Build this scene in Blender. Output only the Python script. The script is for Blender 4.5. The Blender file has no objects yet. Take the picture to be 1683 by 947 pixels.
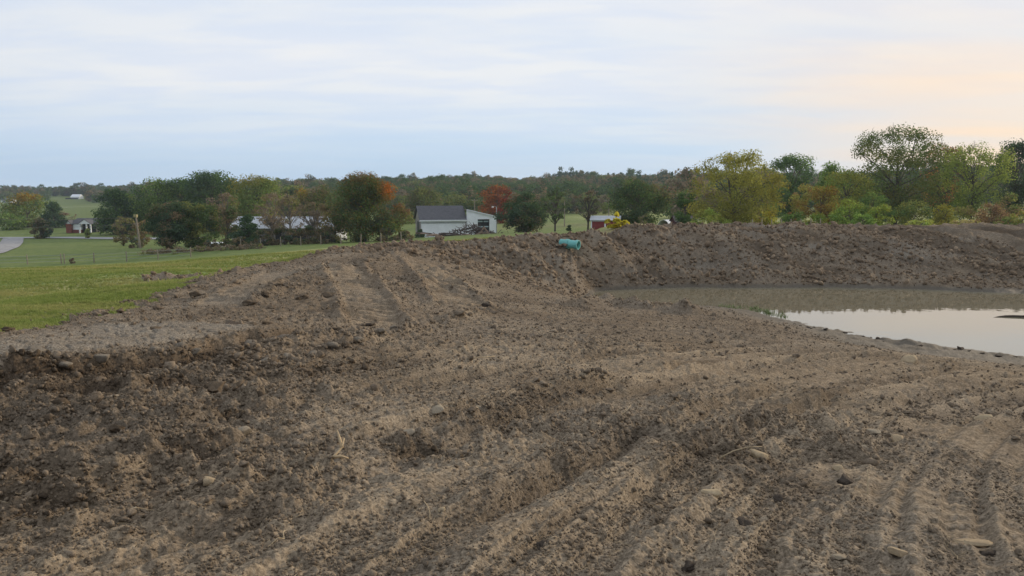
import bpy, math, random
import numpy as np

# ------------------------------------------------------------------ camera, sky, sun, exposure
SC = bpy.context.scene
COL = SC.collection
EYE = 3.9                      # eye height above the pond's water (z = 0)
FPX = 1250.0                   # focal length in photograph pixels (1683 x 947)
PITCH = math.atan((473.5 - 315.0) / FPX)
cam_d = bpy.data.cameras.new('camera')
cam_d.sensor_width = 36.0
cam_d.lens = 36.0 * FPX / 1683.0
cam_d.clip_start = 0.1
cam_d.clip_end = 9000
cam = bpy.data.objects.new('camera', cam_d)
COL.objects.link(cam)
cam.location = (0, 0, EYE)
cam.rotation_euler = (math.pi / 2 - PITCH, 0, 0)
SC.camera = cam

SUN_AZ = math.radians(50)      # to the right of the view direction (+Y towards +X)
SUN_EL = math.radians(14)
SC.view_settings.view_transform = 'Standard'
SC.view_settings.look = 'None'
SC.view_settings.exposure = 0.0
SC.view_settings.gamma = 1.0
SC.view_settings.use_curve_mapping = False
SC.cycles.use_denoising = True
SC.cycles.denoising_prefilter = 'ACCURATE'
SC.cycles.caustics_reflective = False
SC.cycles.caustics_refractive = False
SC.cycles.sample_clamp_indirect = 2.0
SC.cycles.sample_clamp_direct = 6.0
SC.cycles.max_bounces = 5
SC.cycles.diffuse_bounces = 3
SC.cycles.transmission_bounces = 3
SC.cycles.transparent_max_bounces = 6

world = bpy.data.worlds.new('World')
SC.world = world
world.use_nodes = True
WT = world.node_tree
for n in list(WT.nodes):
    WT.nodes.remove(n)
SKYK = 0.106


class NT:
    """small helper to write node trees as expressions"""
    def __init__(s, tree):
        s.t = tree

    def node(s, kind, props=None, **ins):
        n = s.t.nodes.new(kind)
        for k, v in (props or {}).items():
            setattr(n, k, v)
        for k, v in ins.items():
            key = int(k[1:]) if k[0] == 'i' and k[1:].isdigit() else k.replace('_', ' ')
            s.put(n.inputs[key], v)
        return n

    def put(s, sock, v):
        if isinstance(v, bpy.types.NodeSocket):
            s.t.links.new(v, sock)
        elif isinstance(v, bpy.types.Node):
            s.t.links.new(v.outputs[0], sock)
        else:
            if isinstance(v, (tuple, list)) and len(v) == 3 and sock.type == 'RGBA':
                v = (*v, 1.0)
            sock.default_value = v

    def math(s, op, a, b=0.0, c=None, clamp=False):
        n = s.node('ShaderNodeMath', {'operation': op, 'use_clamp': clamp})
        s.put(n.inputs[0], a)
        s.put(n.inputs[1], b)
        if c is not None:
            s.put(n.inputs[2], c)
        return n.outputs[0]

    def ss(s, x, lo, hi, a=0.0, b=1.0):
        n = s.node('ShaderNodeMapRange', {'interpolation_type': 'SMOOTHSTEP'})
        for i, v in enumerate((x, lo, hi, a, b)):
            s.put(n.inputs[i], v)
        return n.outputs[0]

    def mix(s, f, a, b, mode='MIX'):
        n = s.node('ShaderNodeMix', {'data_type': 'RGBA', 'blend_type': mode})
        s.put(n.inputs[0], f)
        s.put(n.inputs[6], a)
        s.put(n.inputs[7], b)
        return n.outputs[2]

    def noise(s, vec, scale, detail=4.0, rough=0.55, dist=0.0):
        n = s.node('ShaderNodeTexNoise')
        if vec is not None:
            s.put(n.inputs['Vector'], vec)
        n.inputs['Scale'].default_value = scale
        n.inputs['Detail'].default_value = detail
        n.inputs['Roughness'].default_value = rough
        n.inputs['Distortion'].default_value = dist
        return n.outputs[0]


W = NT(WT)
sky = W.node('ShaderNodeTexSky', {'sky_type': 'NISHITA', 'sun_disc': False, 'sun_elevation': SUN_EL,
                                  'sun_rotation': SUN_AZ, 'altitude': 250, 'air_density': 1.0,
                                  'dust_density': 1.2, 'ozone_density': 1.5})
gen = W.node('ShaderNodeTexCoord').outputs['Generated']
sep = W.node('ShaderNodeSeparateXYZ', Vector=gen)
dx, dy, dz = sep.outputs
zc = W.math('MAXIMUM', dz, 0.0)
den = W.math('ADD', zc, 0.10)
pv = W.node('ShaderNodeCombineXYZ', X=W.math('DIVIDE', dx, den), Y=W.math('DIVIDE', dy, den), Z=0.0).outputs[0]
mp = W.node('ShaderNodeMapping')
W.put(mp.inputs['Vector'], pv)
mp.inputs['Rotation'].default_value = (0, 0, math.radians(14))
mp.inputs['Scale'].default_value = (0.55, 1.15, 1.0)
n1 = W.noise(mp.outputs[0], 0.62, 5.0, 0.45, 0.4)
n2 = W.noise(mp.outputs[0], 2.6, 4.0, 0.5, 0.3)
# how near to the sun's azimuth and height
sdir = (math.sin(SUN_AZ) * math.cos(SUN_EL), math.cos(SUN_AZ) * math.cos(SUN_EL), math.sin(SUN_EL))
dt = W.node('ShaderNodeVectorMath', {'operation': 'DOT_PRODUCT'})
W.put(dt.inputs[0], gen)
dt.inputs[1].default_value = sdir
sd = dt.outputs['Value']
warm = W.math('MULTIPLY', W.ss(sd, 0.72, 0.955), W.ss(zc, 0.04, 0.24, 1.0, 0.16))
veil = W.math('ADD', W.ss(zc, 0.02, 0.15, 0.12, 0.80), W.math('MULTIPLY', W.math('SUBTRACT', n1, 0.5), 0.8), clamp=True)
veil = W.math('MAXIMUM', veil, W.math('MULTIPLY', warm, 0.75))
high = W.mix(W.ss(n2, 0.35, 0.65), (7.7, 8.05, 8.75), (8.75, 8.7, 8.6))
lit = W.mix(W.ss(n1, 0.38, 0.62), (9.4, 7.7, 6.0), (11.4, 7.8, 4.3))
cloud = W.mix(warm, high, lit)
haze_c = W.mix(W.ss(zc, 0.0, 0.45), (5.1, 6.9, 9.0), (4.5, 6.4, 9.5))
base = W.mix(0.88, sky.outputs[0], haze_c)
col = W.mix(veil, base, cloud)
# thin cloud scatters forward: the sky is a little dimmer on the side away from the sun
col = W.mix(1.0, col, W.mix(W.ss(sd, -1.0, 0.55), (.78, .81, .86), (1.0, 1.0, 1.0)), 'MULTIPLY')
bg = W.node('ShaderNodeBackground', Color=col, Strength=SKYK)
wo = W.node('ShaderNodeOutputWorld')
WT.links.new(bg.outputs[0], wo.inputs['Surface'])

sun_d = bpy.data.lights.new('sun', 'SUN')
sun_d.energy = 3.2
sun_d.angle = math.radians(6)
sun_d.color = (1.0, 0.83, 0.62)
sun = bpy.data.objects.new('sun', sun_d)
COL.objects.link(sun)
sun.rotation_euler = (math.pi / 2 - SUN_EL, 0, math.pi - SUN_AZ)
sun.location = (60, 40, 60)

# ------------------------------------------------------------------ helpers
RNG = np.random.default_rng(7)


def ray(px, py):
    a = (px - 841.5) / FPX
    b = (473.5 - py) / FPX
    return np.array([a, math.cos(PITCH) + b * math.sin(PITCH), -math.sin(PITCH) + b * math.cos(PITCH)])


def at(px, py, Y):
    """the point at depth Y that this photograph pixel looks at"""
    d = ray(px, py)
    return np.array([0, 0, EYE]) + d * (Y / d[1])


def atz(px, py, z):
    d = ray(px, py)
    return np.array([0, 0, EYE]) + d * ((z - EYE) / d[2])


def mesh_from(name, V, F, smooth=False):
    """V (n,3) array; F list of tuples or an (m,k) int array"""
    me = bpy.data.meshes.new(name)
    V = np.asarray(V, dtype=np.float32)
    if isinstance(F, np.ndarray):
        m, k = F.shape
        me.vertices.add(len(V))
        me.vertices.foreach_set('co', V.ravel())
        me.loops.add(m * k)
        me.loops.foreach_set('vertex_index', F.astype(np.int32).ravel())
        me.polygons.add(m)
        me.polygons.foreach_set('loop_start', np.arange(0, m * k, k, dtype=np.int32))
        me.polygons.foreach_set('loop_total', np.full(m, k, dtype=np.int32))
        me.update(calc_edges=True)
    else:
        me.from_pydata([tuple(v) for v in V], [], F)
        me.update()
    if smooth:
        me.polygons.foreach_set('use_smooth', np.ones(len(me.polygons), dtype=bool))
    return me


def link(name, me, mat=None, parent=None, loc=None):
    o = bpy.data.objects.new(name, me)
    COL.objects.link(o)
    if mat is not None and len(me.materials) == 0:
        me.materials.append(mat)
    if parent is not None:
        o.parent = parent
    if loc is not None:
        o.location = tuple(loc)
    return o


def empty(name, loc, rz=0.0):
    o = bpy.data.objects.new(name, None)
    COL.objects.link(o)
    o.location = tuple(float(c) for c in loc)
    o.rotation_euler = (0, 0, rz)
    o.empty_display_size = 0.2
    return o


def tag(o, label=None, cat=None, group=None, kind=None):
    for k, v in (('label', label), ('category', cat), ('group', group), ('kind', kind)):
        if v:
            o[k] = v
    return o


class MB:
    """collects boxes, tubes and polygons; build() links them as ONE mesh"""
    def __init__(s):
        s.v, s.f = [], []

    def add(s, V, F):
        b = len(s.v)
        s.v.extend([tuple(map(float, p)) for p in V])
        s.f.extend([tuple(b + i for i in f) for f in F])
        return s

    def box(s, x0, x1, y0, y1, z0, z1):
        V = [(x, y, z) for z in (z0, z1) for y in (y0, y1) for x in (x0, x1)]
        return s.add(V, [(0, 2, 3, 1), (4, 5, 7, 6), (0, 1, 5, 4), (2, 6, 7, 3), (0, 4, 6, 2), (1, 3, 7, 5)])

    def prism(s, poly, y0, y1):
        """polygon in x,z extruded along y"""
        n = len(poly)
        V = [(x, y0, z) for x, z in poly] + [(x, y1, z) for x, z in poly]
        return s.add(V, [tuple(range(n)), tuple(range(2 * n - 1, n - 1, -1))] +
                     [((i + 1) % n, i, n + i, n + (i + 1) % n) for i in range(n)])

    def prismx(s, poly, x0, x1):
        """polygon in y,z extruded along x"""
        n = len(poly)
        V = [(x0, y, z) for y, z in poly] + [(x1, y, z) for y, z in poly]
        return s.add(V, [tuple(range(n - 1, -1, -1)), tuple(range(n, 2 * n))] +
                     [(i, (i + 1) % n, n + (i + 1) % n, n + i) for i in range(n)])

    def tube(s, pts, rad, n=6, cap=True):
        pts = np.asarray(pts, float)
        rad = np.broadcast_to(rad, (len(pts),))
        b = len(s.v)
        t = np.gradient(pts, axis=0)
        t /= np.linalg.norm(t, axis=1)[:, None] + 1e-9
        ref = np.array([0.31, 0.17, 0.93]) if abs(t[0][2]) < 0.8 else np.array([0.93, 0.2, 0.1])
        for i in range(len(pts)):
            u = np.cross(t[i], ref)
            u /= np.linalg.norm(u) + 1e-9
            w = np.cross(t[i], u)
            for k in range(n):
                a = 2 * math.pi * k / n
                s.v.append(tuple(pts[i] + rad[i] * (math.cos(a) * u + math.sin(a) * w)))
        for i in range(len(pts) - 1):
            for k in range(n):
                k2 = (k + 1) % n
                s.f.append((b + i * n + k, b + i * n + k2, b + (i + 1) * n + k2, b + (i + 1) * n + k))
        if cap:
            s.f.append(tuple(b + k for k in range(n - 1, -1, -1)))
            e = b + (len(pts) - 1) * n
            s.f.append(tuple(e + k for k in range(n)))
        return s

    def build(s, name, mat, parent=None, smooth=False, loc=None):
        return link(name, mesh_from(name, np.array(s.v), s.f, smooth), mat, parent, loc)


# ---- noise on arrays
def _hash(ix, iy, seed):
    with np.errstate(over='ignore'):
        h = ix.astype(np.int32).view(np.uint32) * np.uint32(374761393) + iy.astype(np.int32).view(np.uint32) * np.uint32(668265263)
        h += np.uint32((seed * 974634777) & 0xFFFFFFFF)
        h = (h ^ (h >> np.uint32(13))) * np.uint32(1274126177)
        h = (h ^ (h >> np.uint32(16))) * np.uint32(2246822519)
        h ^= h >> np.uint32(15)
    return (h & np.uint32(0xFFFFFF)).astype(np.float32) * np.float32(1 / 16777216.0)


def vnoise(x, y, seed=0):
    x = np.asarray(x, np.float32)
    y = np.asarray(y, np.float32)
    ix = np.floor(x)
    iy = np.floor(y)
    fx = (x - ix).astype(np.float32)
    fy = (y - iy).astype(np.float32)
    fx = fx * fx * fx * (fx * (fx * 6 - 15) + 10)
    fy = fy * fy * fy * (fy * (fy * 6 - 15) + 10)
    a = _hash(ix, iy, seed)
    b = _hash(ix + 1, iy, seed)
    c = _hash(ix, iy + 1, seed)
    d = _hash(ix + 1, iy + 1, seed)
    return (a + (b - a) * fx) * (1 - fy) + (c + (d - c) * fx) * fy


def fbm(x, y, seed=0, octv=4, gain=0.5, lac=2.03):
    s = np.zeros(np.shape(x), np.float32)
    a, tot = 1.0, 0.0
    for o in range(octv):
        s += a * (vnoise(x, y, seed + 17 * o) - 0.5)
        tot += a
        a *= gain
        c_, s_ = math.cos(0.6), math.sin(0.6)
        x, y = (x * c_ - y * s_) * lac + 3.1, (x * s_ + y * c_) * lac + 1.7
    return 2 * s / tot


def ridged(x, y, seed=0, octv=3):
    s = np.zeros(np.shape(x), np.float32)
    a, tot = 1.0, 0.0
    for o in range(octv):
        s += a * (1 - np.abs(2 * vnoise(x, y, seed + 31 * o) - 1))
        tot += a
        a *= 0.55
        x, y = x * 2.1 + 5.2, y * 2.1 + 1.3
    return s / tot


def worley(x, y, seed=0):
    x = np.asarray(x, np.float32)
    y = np.asarray(y, np.float32)
    ix = np.floor(x)
    iy = np.floor(y)
    f1 = np.full(np.shape(x), 9.0, np.float32)
    f2 = np.full(np.shape(x), 9.0, np.float32)
    cid = np.zeros(np.shape(x), np.float32)
    for i in (-1, 0, 1):
        for j in (-1, 0, 1):
            cx = ix + i
            cy = iy + j
            px_ = cx + 0.1 + 0.8 * _hash(cx, cy, seed)
            py_ = cy + 0.1 + 0.8 * _hash(cx, cy, seed + 5)
            d = ((px_ - x) ** 2 + (py_ - y) ** 2).astype(np.float32)
            near = d < f1
            f2 = np.where(near, f1, np.minimum(f2, d))
            cid = np.where(near, _hash(cx, cy, seed + 9), cid)
            f1 = np.where(near, d, f1)
    return np.sqrt(f1), np.sqrt(f2), cid


def sstep(x, lo, hi):
    t = np.clip((x - lo) / (hi - lo), 0, 1)
    return t * t * (3 - 2 * t)
# ------------------------------------------------------------------ the lie of the land
# control points of the ground: seen ones as pixel + height or pixel + depth, hidden ones in metres
CP = []


def cz(px, py, z):
    CP.append(atz(px, py, z))


def cy(px, py, Y):
    CP.append(at(px, py, Y))


def cx(x, y, z):
    CP.append(np.array([x, y, z], float))


for p in ((0, 2.3), (420, 2.3), (841, 2.3), (1260, 2.25), (1683, 2.2)):
    cz(p[0], 947, p[1])
for p in ((0, 1.2, 2.32), (-3, .8, 2.35), (3, .8, 2.25)):
    cx(*p)
for px_, py_, z_ in (
        (0, 800, 2.2), (420, 800, 2.15), (841, 800, 2.1), (1260, 800, 1.98), (1683, 800, 1.88),
        (0, 700, 2.15), (420, 700, 2.0), (841, 700, 1.88), (1260, 700, 1.68), (1683, 700, 1.45),
        (0, 620, 2.1), (420, 620, 1.88), (841, 620, 1.62), (1260, 620, 1.32), (1683, 622, .85),
        (0, 562, 2.0), (300, 560, 1.85), (600, 560, 1.6), (841, 560, 1.4), (1100, 560, 1.1), (1330, 562, .85),
        (1480, 592, .80),
        (300, 520, 1.8), (600, 520, 1.5), (841, 522, 1.2), (1000, 522, .95), (1150, 524, .62),
        (841, 500, 1.05), (920, 505, .8), (1240, 533, .42),
        # near shore and mud flat
        (1120, 503, .02), (1180, 508, 0), (1240, 514, 0), (1285, 527, 0), (1380, 549, 0), (1500, 568, 0), (1600, 581, 0), (1683, 593, 0), (1800, 606, 0),
        (1050, 503, .14), (1500, 581, .14), (1600, 596, .2), (1683, 606, .25), (1420, 566, .14),
        (960, 492, .03),
        # far shore
        (980, 479, 0), (1060, 474, 0), (1150, 472, 0), (1280, 472, 0), (1400, 472, 0), (1540, 475, 0), (1640, 480, 0), (1760, 484, 0), (1900, 486, 0),
        # far crest, front and back
        (955, 389, 1.95), (1000, 386.5, 1.98), (1045, 381, 2), (1100, 378, 2), (1200, 377, 2), (1300, 377, 2), (1400, 377, 2), (1500, 377, 2), (1600, 377, 2), (1683, 377, 2), (1850, 377, 2),
        # crest of the left arm
        (900, 392, 1.95), (800, 394, 1.95), (700, 398, 1.95), (600, 406, 1.9), (540, 413, 1.85), (480, 430, 1.72),
        (360, 455, 1.6), (200, 512, 1.78), (0, 552, 1.95), (280, 482, 1.68), (100, 538, 1.86)):
    cz(px_, py_, z_)
for x_ in (5, 8, 12, 16, 21, 27, 34):
    cx(x_, 41.5, 1.97)
    cx(x_, 47, .2)
    cx(x_, 34.6, 1.02)
for p in ((9, 26, -.55), (14, 25, -.7), (13, 21, -.45), (17, 19.5, -.5), (20, 25, -.7), (26, 26, -.7), (26, 21, -.6), (6, 27.5, -.35), (32, 26, -.6), (24, 16, -.3)):
    cx(*p)
for px_, py_, Y_ in (
        (880, 460, 27), (930, 440, 29.6), (800, 430, 28), (720, 420, 26.5), (640, 440, 22.3), (560, 440, 21.5), (720, 470, 21), (790, 490, 20),
        (620, 500, 16), (480, 470, 17.2), (870, 480, 23.5), (420, 500, 14.6),
        # meadow on the left, dropping into the valley
        (-100, 520, 13), (0, 500, 16.5), (150, 480, 18.5), (0, 450, 40), (200, 450, 38), (300, 445, 33), (0, 440, 62), (200, 438, 60), (350, 425, 60), (450, 418, 55),
        (-150, 445, 50), (90, 431, 92), (250, 425, 92), (0, 412, 135), (150, 420, 108), (150, 402, 160), (0, 391, 196), (120, 390.5, 192), (210, 392.5, 185),
        (130, 383, 225), (0, 383, 228), (300, 413, 100), (450, 409, 95), (600, 401, 95), (690, 393, 112), (740, 389.5, 145), (800, 388.5, 145), (700, 396, 75), (600, 408, 60),
        (850, 389, 80), (865, 382, 132), (920, 383, 130), (1000, 377, 127), (1050, 379, 82), (1120, 375, 127), (1210, 374, 93), (1350, 373, 98),
        (1480, 370, 130), (1600, 366, 120), (1683, 371, 100), (1560, 373.5, 82), (1800, 372, 100), (1900, 365, 140), (1700, 360, 170),
        (920, 362, 220), (920, 371, 180), (1090, 363, 200), (950, 347, 330), (740, 352, 300), (500, 360, 260), (350, 362, 260), (1250, 350, 300), (1500, 345, 300), (1750, 340, 300), (620, 356, 280),
        (130, 356, 400), (0, 356, 400), (130, 341, 520), (130, 333, 650), (20, 333, 650), (123, 326.5, 760), (250, 335, 600), (-150, 345, 500)):
    cy(px_, py_, Y_)
for x_, y_, z_ in ((-3, 37, .2), (1.5, 40, .2), (-9, 32, .2), (-13, 27, .3), (-9, 45, -.6)):
    cx(x_, y_, z_)
for px_, ytop in ((-200, 306), (0, 310), (150, 305), (300, 302), (450, 291), (560, 293), (660, 296), (760, 287), (850, 292), (950, 298), (1090, 292), (1250, 291), (1400, 291), (1600, 285), (1800, 280)):
    Yr = 900 if px_ < 320 else 680
    p = at(px_, ytop, Yr)
    cx(p[0], Yr, p[2] - (9.5 if px_ < 320 else 10.5))
    cx(p[0] * 1.3, Yr * 1.3, p[2] - 22)
CP = np.array(CP)


def _uv(X, Y):
    r = np.maximum(np.hypot(X, Y), 1.0)
    th = np.clip(np.arctan2(X, Y), -0.95, 0.95)
    return th, np.log(np.minimum(r, 1400.0))


def _fit():
    u, v = _uv(CP[:, 0], CP[:, 1])
    n = len(u)
    d2 = (u[:, None] - u[None]) ** 2 + (v[:, None] - v[None]) ** 2
    K = 0.5 * d2 * np.log(d2 + 1e-12)
    K += np.eye(n) * 2e-5
    P = np.stack([np.ones(n), u, v], 1)
    A = np.block([[K, P], [P.T, np.zeros((3, 3))]])
    s = np.linalg.solve(A, np.concatenate([CP[:, 2], np.zeros(3)]))
    return u, v, s[:n], s[n:]


TU, TV, TW, TA = _fit()


def ground0(X, Y):
    """height of the undisturbed surface"""
    X = np.asarray(X, float)
    Y = np.asarray(Y, float)
    u, v = _uv(X, Y)
    if u.ndim == 2 and u.shape[0] > 300:
        # the fine sheet: solve every fourth row and column, then interpolate (the surface is smooth)
        ri = np.unique(np.append(np.arange(0, u.shape[0], 4), u.shape[0] - 1))
        ci = np.unique(np.append(np.arange(0, u.shape[1], 4), u.shape[1] - 1))
        co = ground0(X[np.ix_(ri, ci)], Y[np.ix_(ri, ci)])
        t = np.stack([np.interp(np.arange(u.shape[1]), ci, row) for row in co])
        a = np.arange(u.shape[0])
        k = np.clip(np.searchsorted(ri, a, 'right') - 1, 0, len(ri) - 2)
        w = ((a - ri[k]) / (ri[k + 1] - ri[k]))[:, None]
        return t[k] * (1 - w) + t[k + 1] * w
    uf = u.ravel()
    vf = v.ravel()
    out = TA[0] + TA[1] * uf + TA[2] * vf
    for k in range(len(TU)):
        d2 = (uf - TU[k]) ** 2 + (vf - TV[k]) ** 2 + 1e-12
        out += TW[k] * 0.5 * d2 * np.log(d2)
    out = out.reshape(X.shape)
    # behind the viewer the field simply goes on
    back = sstep(np.abs(np.arctan2(X, Y)), 0.85, 1.4)
    return out * (1 - back) + back * (2.3 - 0.02 * np.minimum(np.hypot(X, Y), 300))


def gp(px, py, ymax=3000.0, ymin=2.0):
    """first place where the sight line through this photograph pixel meets the ground"""
    d = ray(px, py)
    Ys = np.exp(np.linspace(math.log(ymin), math.log(ymax), 900))
    P = d[None] * (Ys / d[1])[:, None]
    below = (P[:, 2] + EYE) < ground0(P[:, 0], P[:, 1])
    i = int(np.argmax(below)) if below.any() else len(Ys) - 1
    return P[i, 0], P[i, 1]


def poly_dist(X, Y, pts):
    """signed distance (left of the walking direction positive), arc length and width fade along a polyline"""
    best = np.full(X.shape, 1e9)
    sd_ = np.zeros(X.shape)
    arc = np.zeros(X.shape)
    run = 0.0
    tot = sum(math.dist(pts[i], pts[i + 1]) for i in range(len(pts) - 1))
    for i in range(len(pts) - 1):
        ax, ay = pts[i]
        bx, by = pts[i + 1]
        ex, ey = bx - ax, by - ay
        L = math.hypot(ex, ey)
        tt = ((X - ax) * ex + (Y - ay) * ey) / (L * L)
        t = np.clip(tt, 0, 1)
        d = np.hypot(X - ax - t * ex, Y - ay - t * ey)
        sg = np.sign(ex * (Y - ay) - ey * (X - ax))
        m = d < best
        best = np.where(m, d, best)
        sd_ = np.where(m, d * sg, sd_)
        arc = np.where(m, run + t * L, arc)
        run += L
    fade = sstep(arc, 0.0, 0.12 * tot) * (1 - sstep(arc, 0.88 * tot, tot))
    return sd_, arc, fade


def near_line(X, Y, pts, margin):
    p = np.array(pts)
    lo = p.min(0) - margin
    hi = p.max(0) + margin
    return np.nonzero((X > lo[0]) & (X < hi[0]) & (Y > lo[1]) & (Y < hi[1]))


def gpl(*pts):
    return [gp(*p) for p in pts]


# edge of the bare soil (inside = right / below), as a closed outline
EDGE = gpl((-260, 585), (-120, 568), (0, 552), (60, 546), (110, 538), (200, 511), (260, 488), (310, 470), (362, 452), (430, 440), (478, 430), (508, 420), (540, 411.5))
EDGE += [(-4.6, 29.0), (-2.0, 30.6), (0.2, 32.0), (2.6, 33.8), (5.0, 37.2), (8.0, 40.2), (12, 41.6), (20, 42), (30, 42), (44, 42)]
EDGE_C = EDGE + [(44, -14), (-14, -14)]


def inside(X, Y, poly):
    c = np.zeros(X.shape, bool)
    j = len(poly) - 1
    for i in range(len(poly)):
        xi, yi = poly[i]
        xj, yj = poly[j]
        if yi != yj:
            c ^= ((yi > Y) != (yj > Y)) & (X < (xj - xi) * (Y - yi) / (yj - yi) + xi)
        j = i
    return c


# worked features of the soil, drawn as lines on the ground
GROOVES = [  # points, half width, depth
    (gpl((600, 785), (696, 746), (850, 690), (1000, 638), (1110, 612), (1250, 588)), .13, .13),
    (gpl((640, 912), (834, 835), (1000, 763), (1090, 718), (1180, 676), (1300, 638)), .13, .15),
    (gpl((800, 940), (960, 860), (1120, 770), (1300, 690), (1460, 622)), .11, .11),
    (gpl((1080, 790), (1250, 702), (1480, 628), (1600, 608)), .12, .10),
    (gpl((1200, 760), (1400, 680), (1683, 620)), .12, .09),
    (gpl((300, 940), (480, 880), (620, 800), (760, 735)), .2, .06),
    (gpl((380, 700), (520, 665), (650, 640), (800, 600)), .16, .09),
    (gpl((100, 760), (230, 745), (330, 712), (440, 680)), .16, .09),
    (gpl((180, 850), (250, 800), (290, 780), (420, 740)), .16, .14),
    (gpl((560, 600), (760, 575), (1000, 565), (1200, 560)), .16, .05),
    (gpl((700, 640), (900, 600), (1150, 575)), .14, .05),
    (gpl((800, 545), (1000, 535), (1150, 540)), .16, .05)]
BERMS = [  # points, half width, height, lumpiness
    (gpl((930, 504), (1000, 503), (1080, 512), (1165, 523)), .42, .26, 1.0),
    (gpl((600, 470), (660, 468), (720, 455), (745, 470), (770, 492)), .5, .22, 1.0),
    (gpl((480, 455), (560, 446), (650, 425), (740, 405)), .6, .14, .9),
    (gpl((760, 425), (850, 428), (900, 450), (920, 470)), .6, .10, .8),
    (gpl((330, 600), (430, 580), (520, 560), (610, 545)), .25, .10, 1.0),
    (gpl((500, 592), (610, 562), (720, 535), (800, 512)), .20, .12, 1.0),
    (gpl((700, 728), (850, 676), (1000, 628)), .30, .04, .8),
    (gpl((860, 800), (1000, 735), (1170, 655)), .36, .05, .8),
    (gpl((1100, 800), (1200, 740), (1300, 715), (1370, 700)), .4, .07, 1.0),
    (gpl((0, 700), (150, 690), (260, 720), (380, 700)), .5, .10, 1.0),
    (gpl((0, 850), (120, 790), (250, 760)), .5, .12, 1.0),
    (gpl((250, 800), (330, 770), (400, 790)), .35, .10, 1.0),
    (gpl((300, 900), (420, 850), (560, 790)), .5, .06, 1.0),
    (gpl((1340, 545), (1390, 549), (1500, 569), (1600, 582), (1683, 594), (1800, 607)), .20, .05, 1.0),
    (gpl((200, 512), (300, 478), (420, 445), (480, 432)), .5, .10, 1.0),
    (gpl((980, 462), (1100, 460), (1250, 462), (1400, 463), (1683, 468)), .8, .16, 1.0),
    (gpl((330, 490), (400, 498), (470, 478), (520, 460)), .4, .12, 1.0)]
# ledge along the lower side of the grey clay shelf
LEDGE = gpl((-60, 640), (60, 628), (150, 612), (260, 602), (350, 585), (430, 568), (500, 553))
TRACKS = [  # middle line and half width of crawler tracks with cleat marks
    (gpl((560, 436), (585, 470), (605, 505), (625, 545)), .52, .15),
    (gpl((690, 428), (712, 455), (735, 480), (765, 512)), .58, .15),
    (gpl((470, 446), (420, 470), (350, 510)), .45, .08),
    (gpl((1290, 770), (1420, 800), (1560, 860), (1700, 930)), .32, .018),
    (gpl((1480, 690), (1600, 730), (1760, 800)), .32, .018)]


def blobs(X, Y, lst):
    m = np.zeros(X.shape)
    for px_, py_, rx in lst:
        x0, y0 = gp(px_, py_)
        m = np.maximum(m, np.exp(-((X - x0) ** 2 + (Y - y0) ** 2) / (rx * rx)))
    return m


ROUGH = [(60, 640, 1.1), (180, 650, 1.1), (300, 640, 1.0), (420, 610, .9), (60, 720, 1.0), (220, 720, 1.0), (60, 800, .8), (240, 780, .7), (130, 850, .6), (330, 800, .6), (350, 700, .8),
         (450, 660, .8), (480, 760, .5), (1300, 720, .7), (1380, 750, .5), (1190, 770, .5), (700, 760, .4), (880, 720, .5), (1050, 740, .5), (1000, 700, .5)]


def passes(X, Y):
    """where the blade and tracks passed in the foreground: weight, coarse and fine ridge lines"""
    r = np.hypot(X, Y)
    ca = np.hypot(X - 18.0, Y + 5.0)
    al = np.arctan2(Y + 5.0, 18.0 - X) * 20
    fg = (1 - sstep(r, 17, 22)) * sstep(X * .55 - Y + 14.5, 0, 5)
    rl = ridged(ca * 1.9 + .15 * fbm(X * 2, Y * 2, 46, 2), al * .10, 47, 2) ** 2 - .3
    r2 = ridged(ca * 6.5 + .2 * fbm(X * 3, Y * 3, 48, 2), al * .16, 49, 2) ** 2.5 - .2
    return fg, rl, r2


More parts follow.
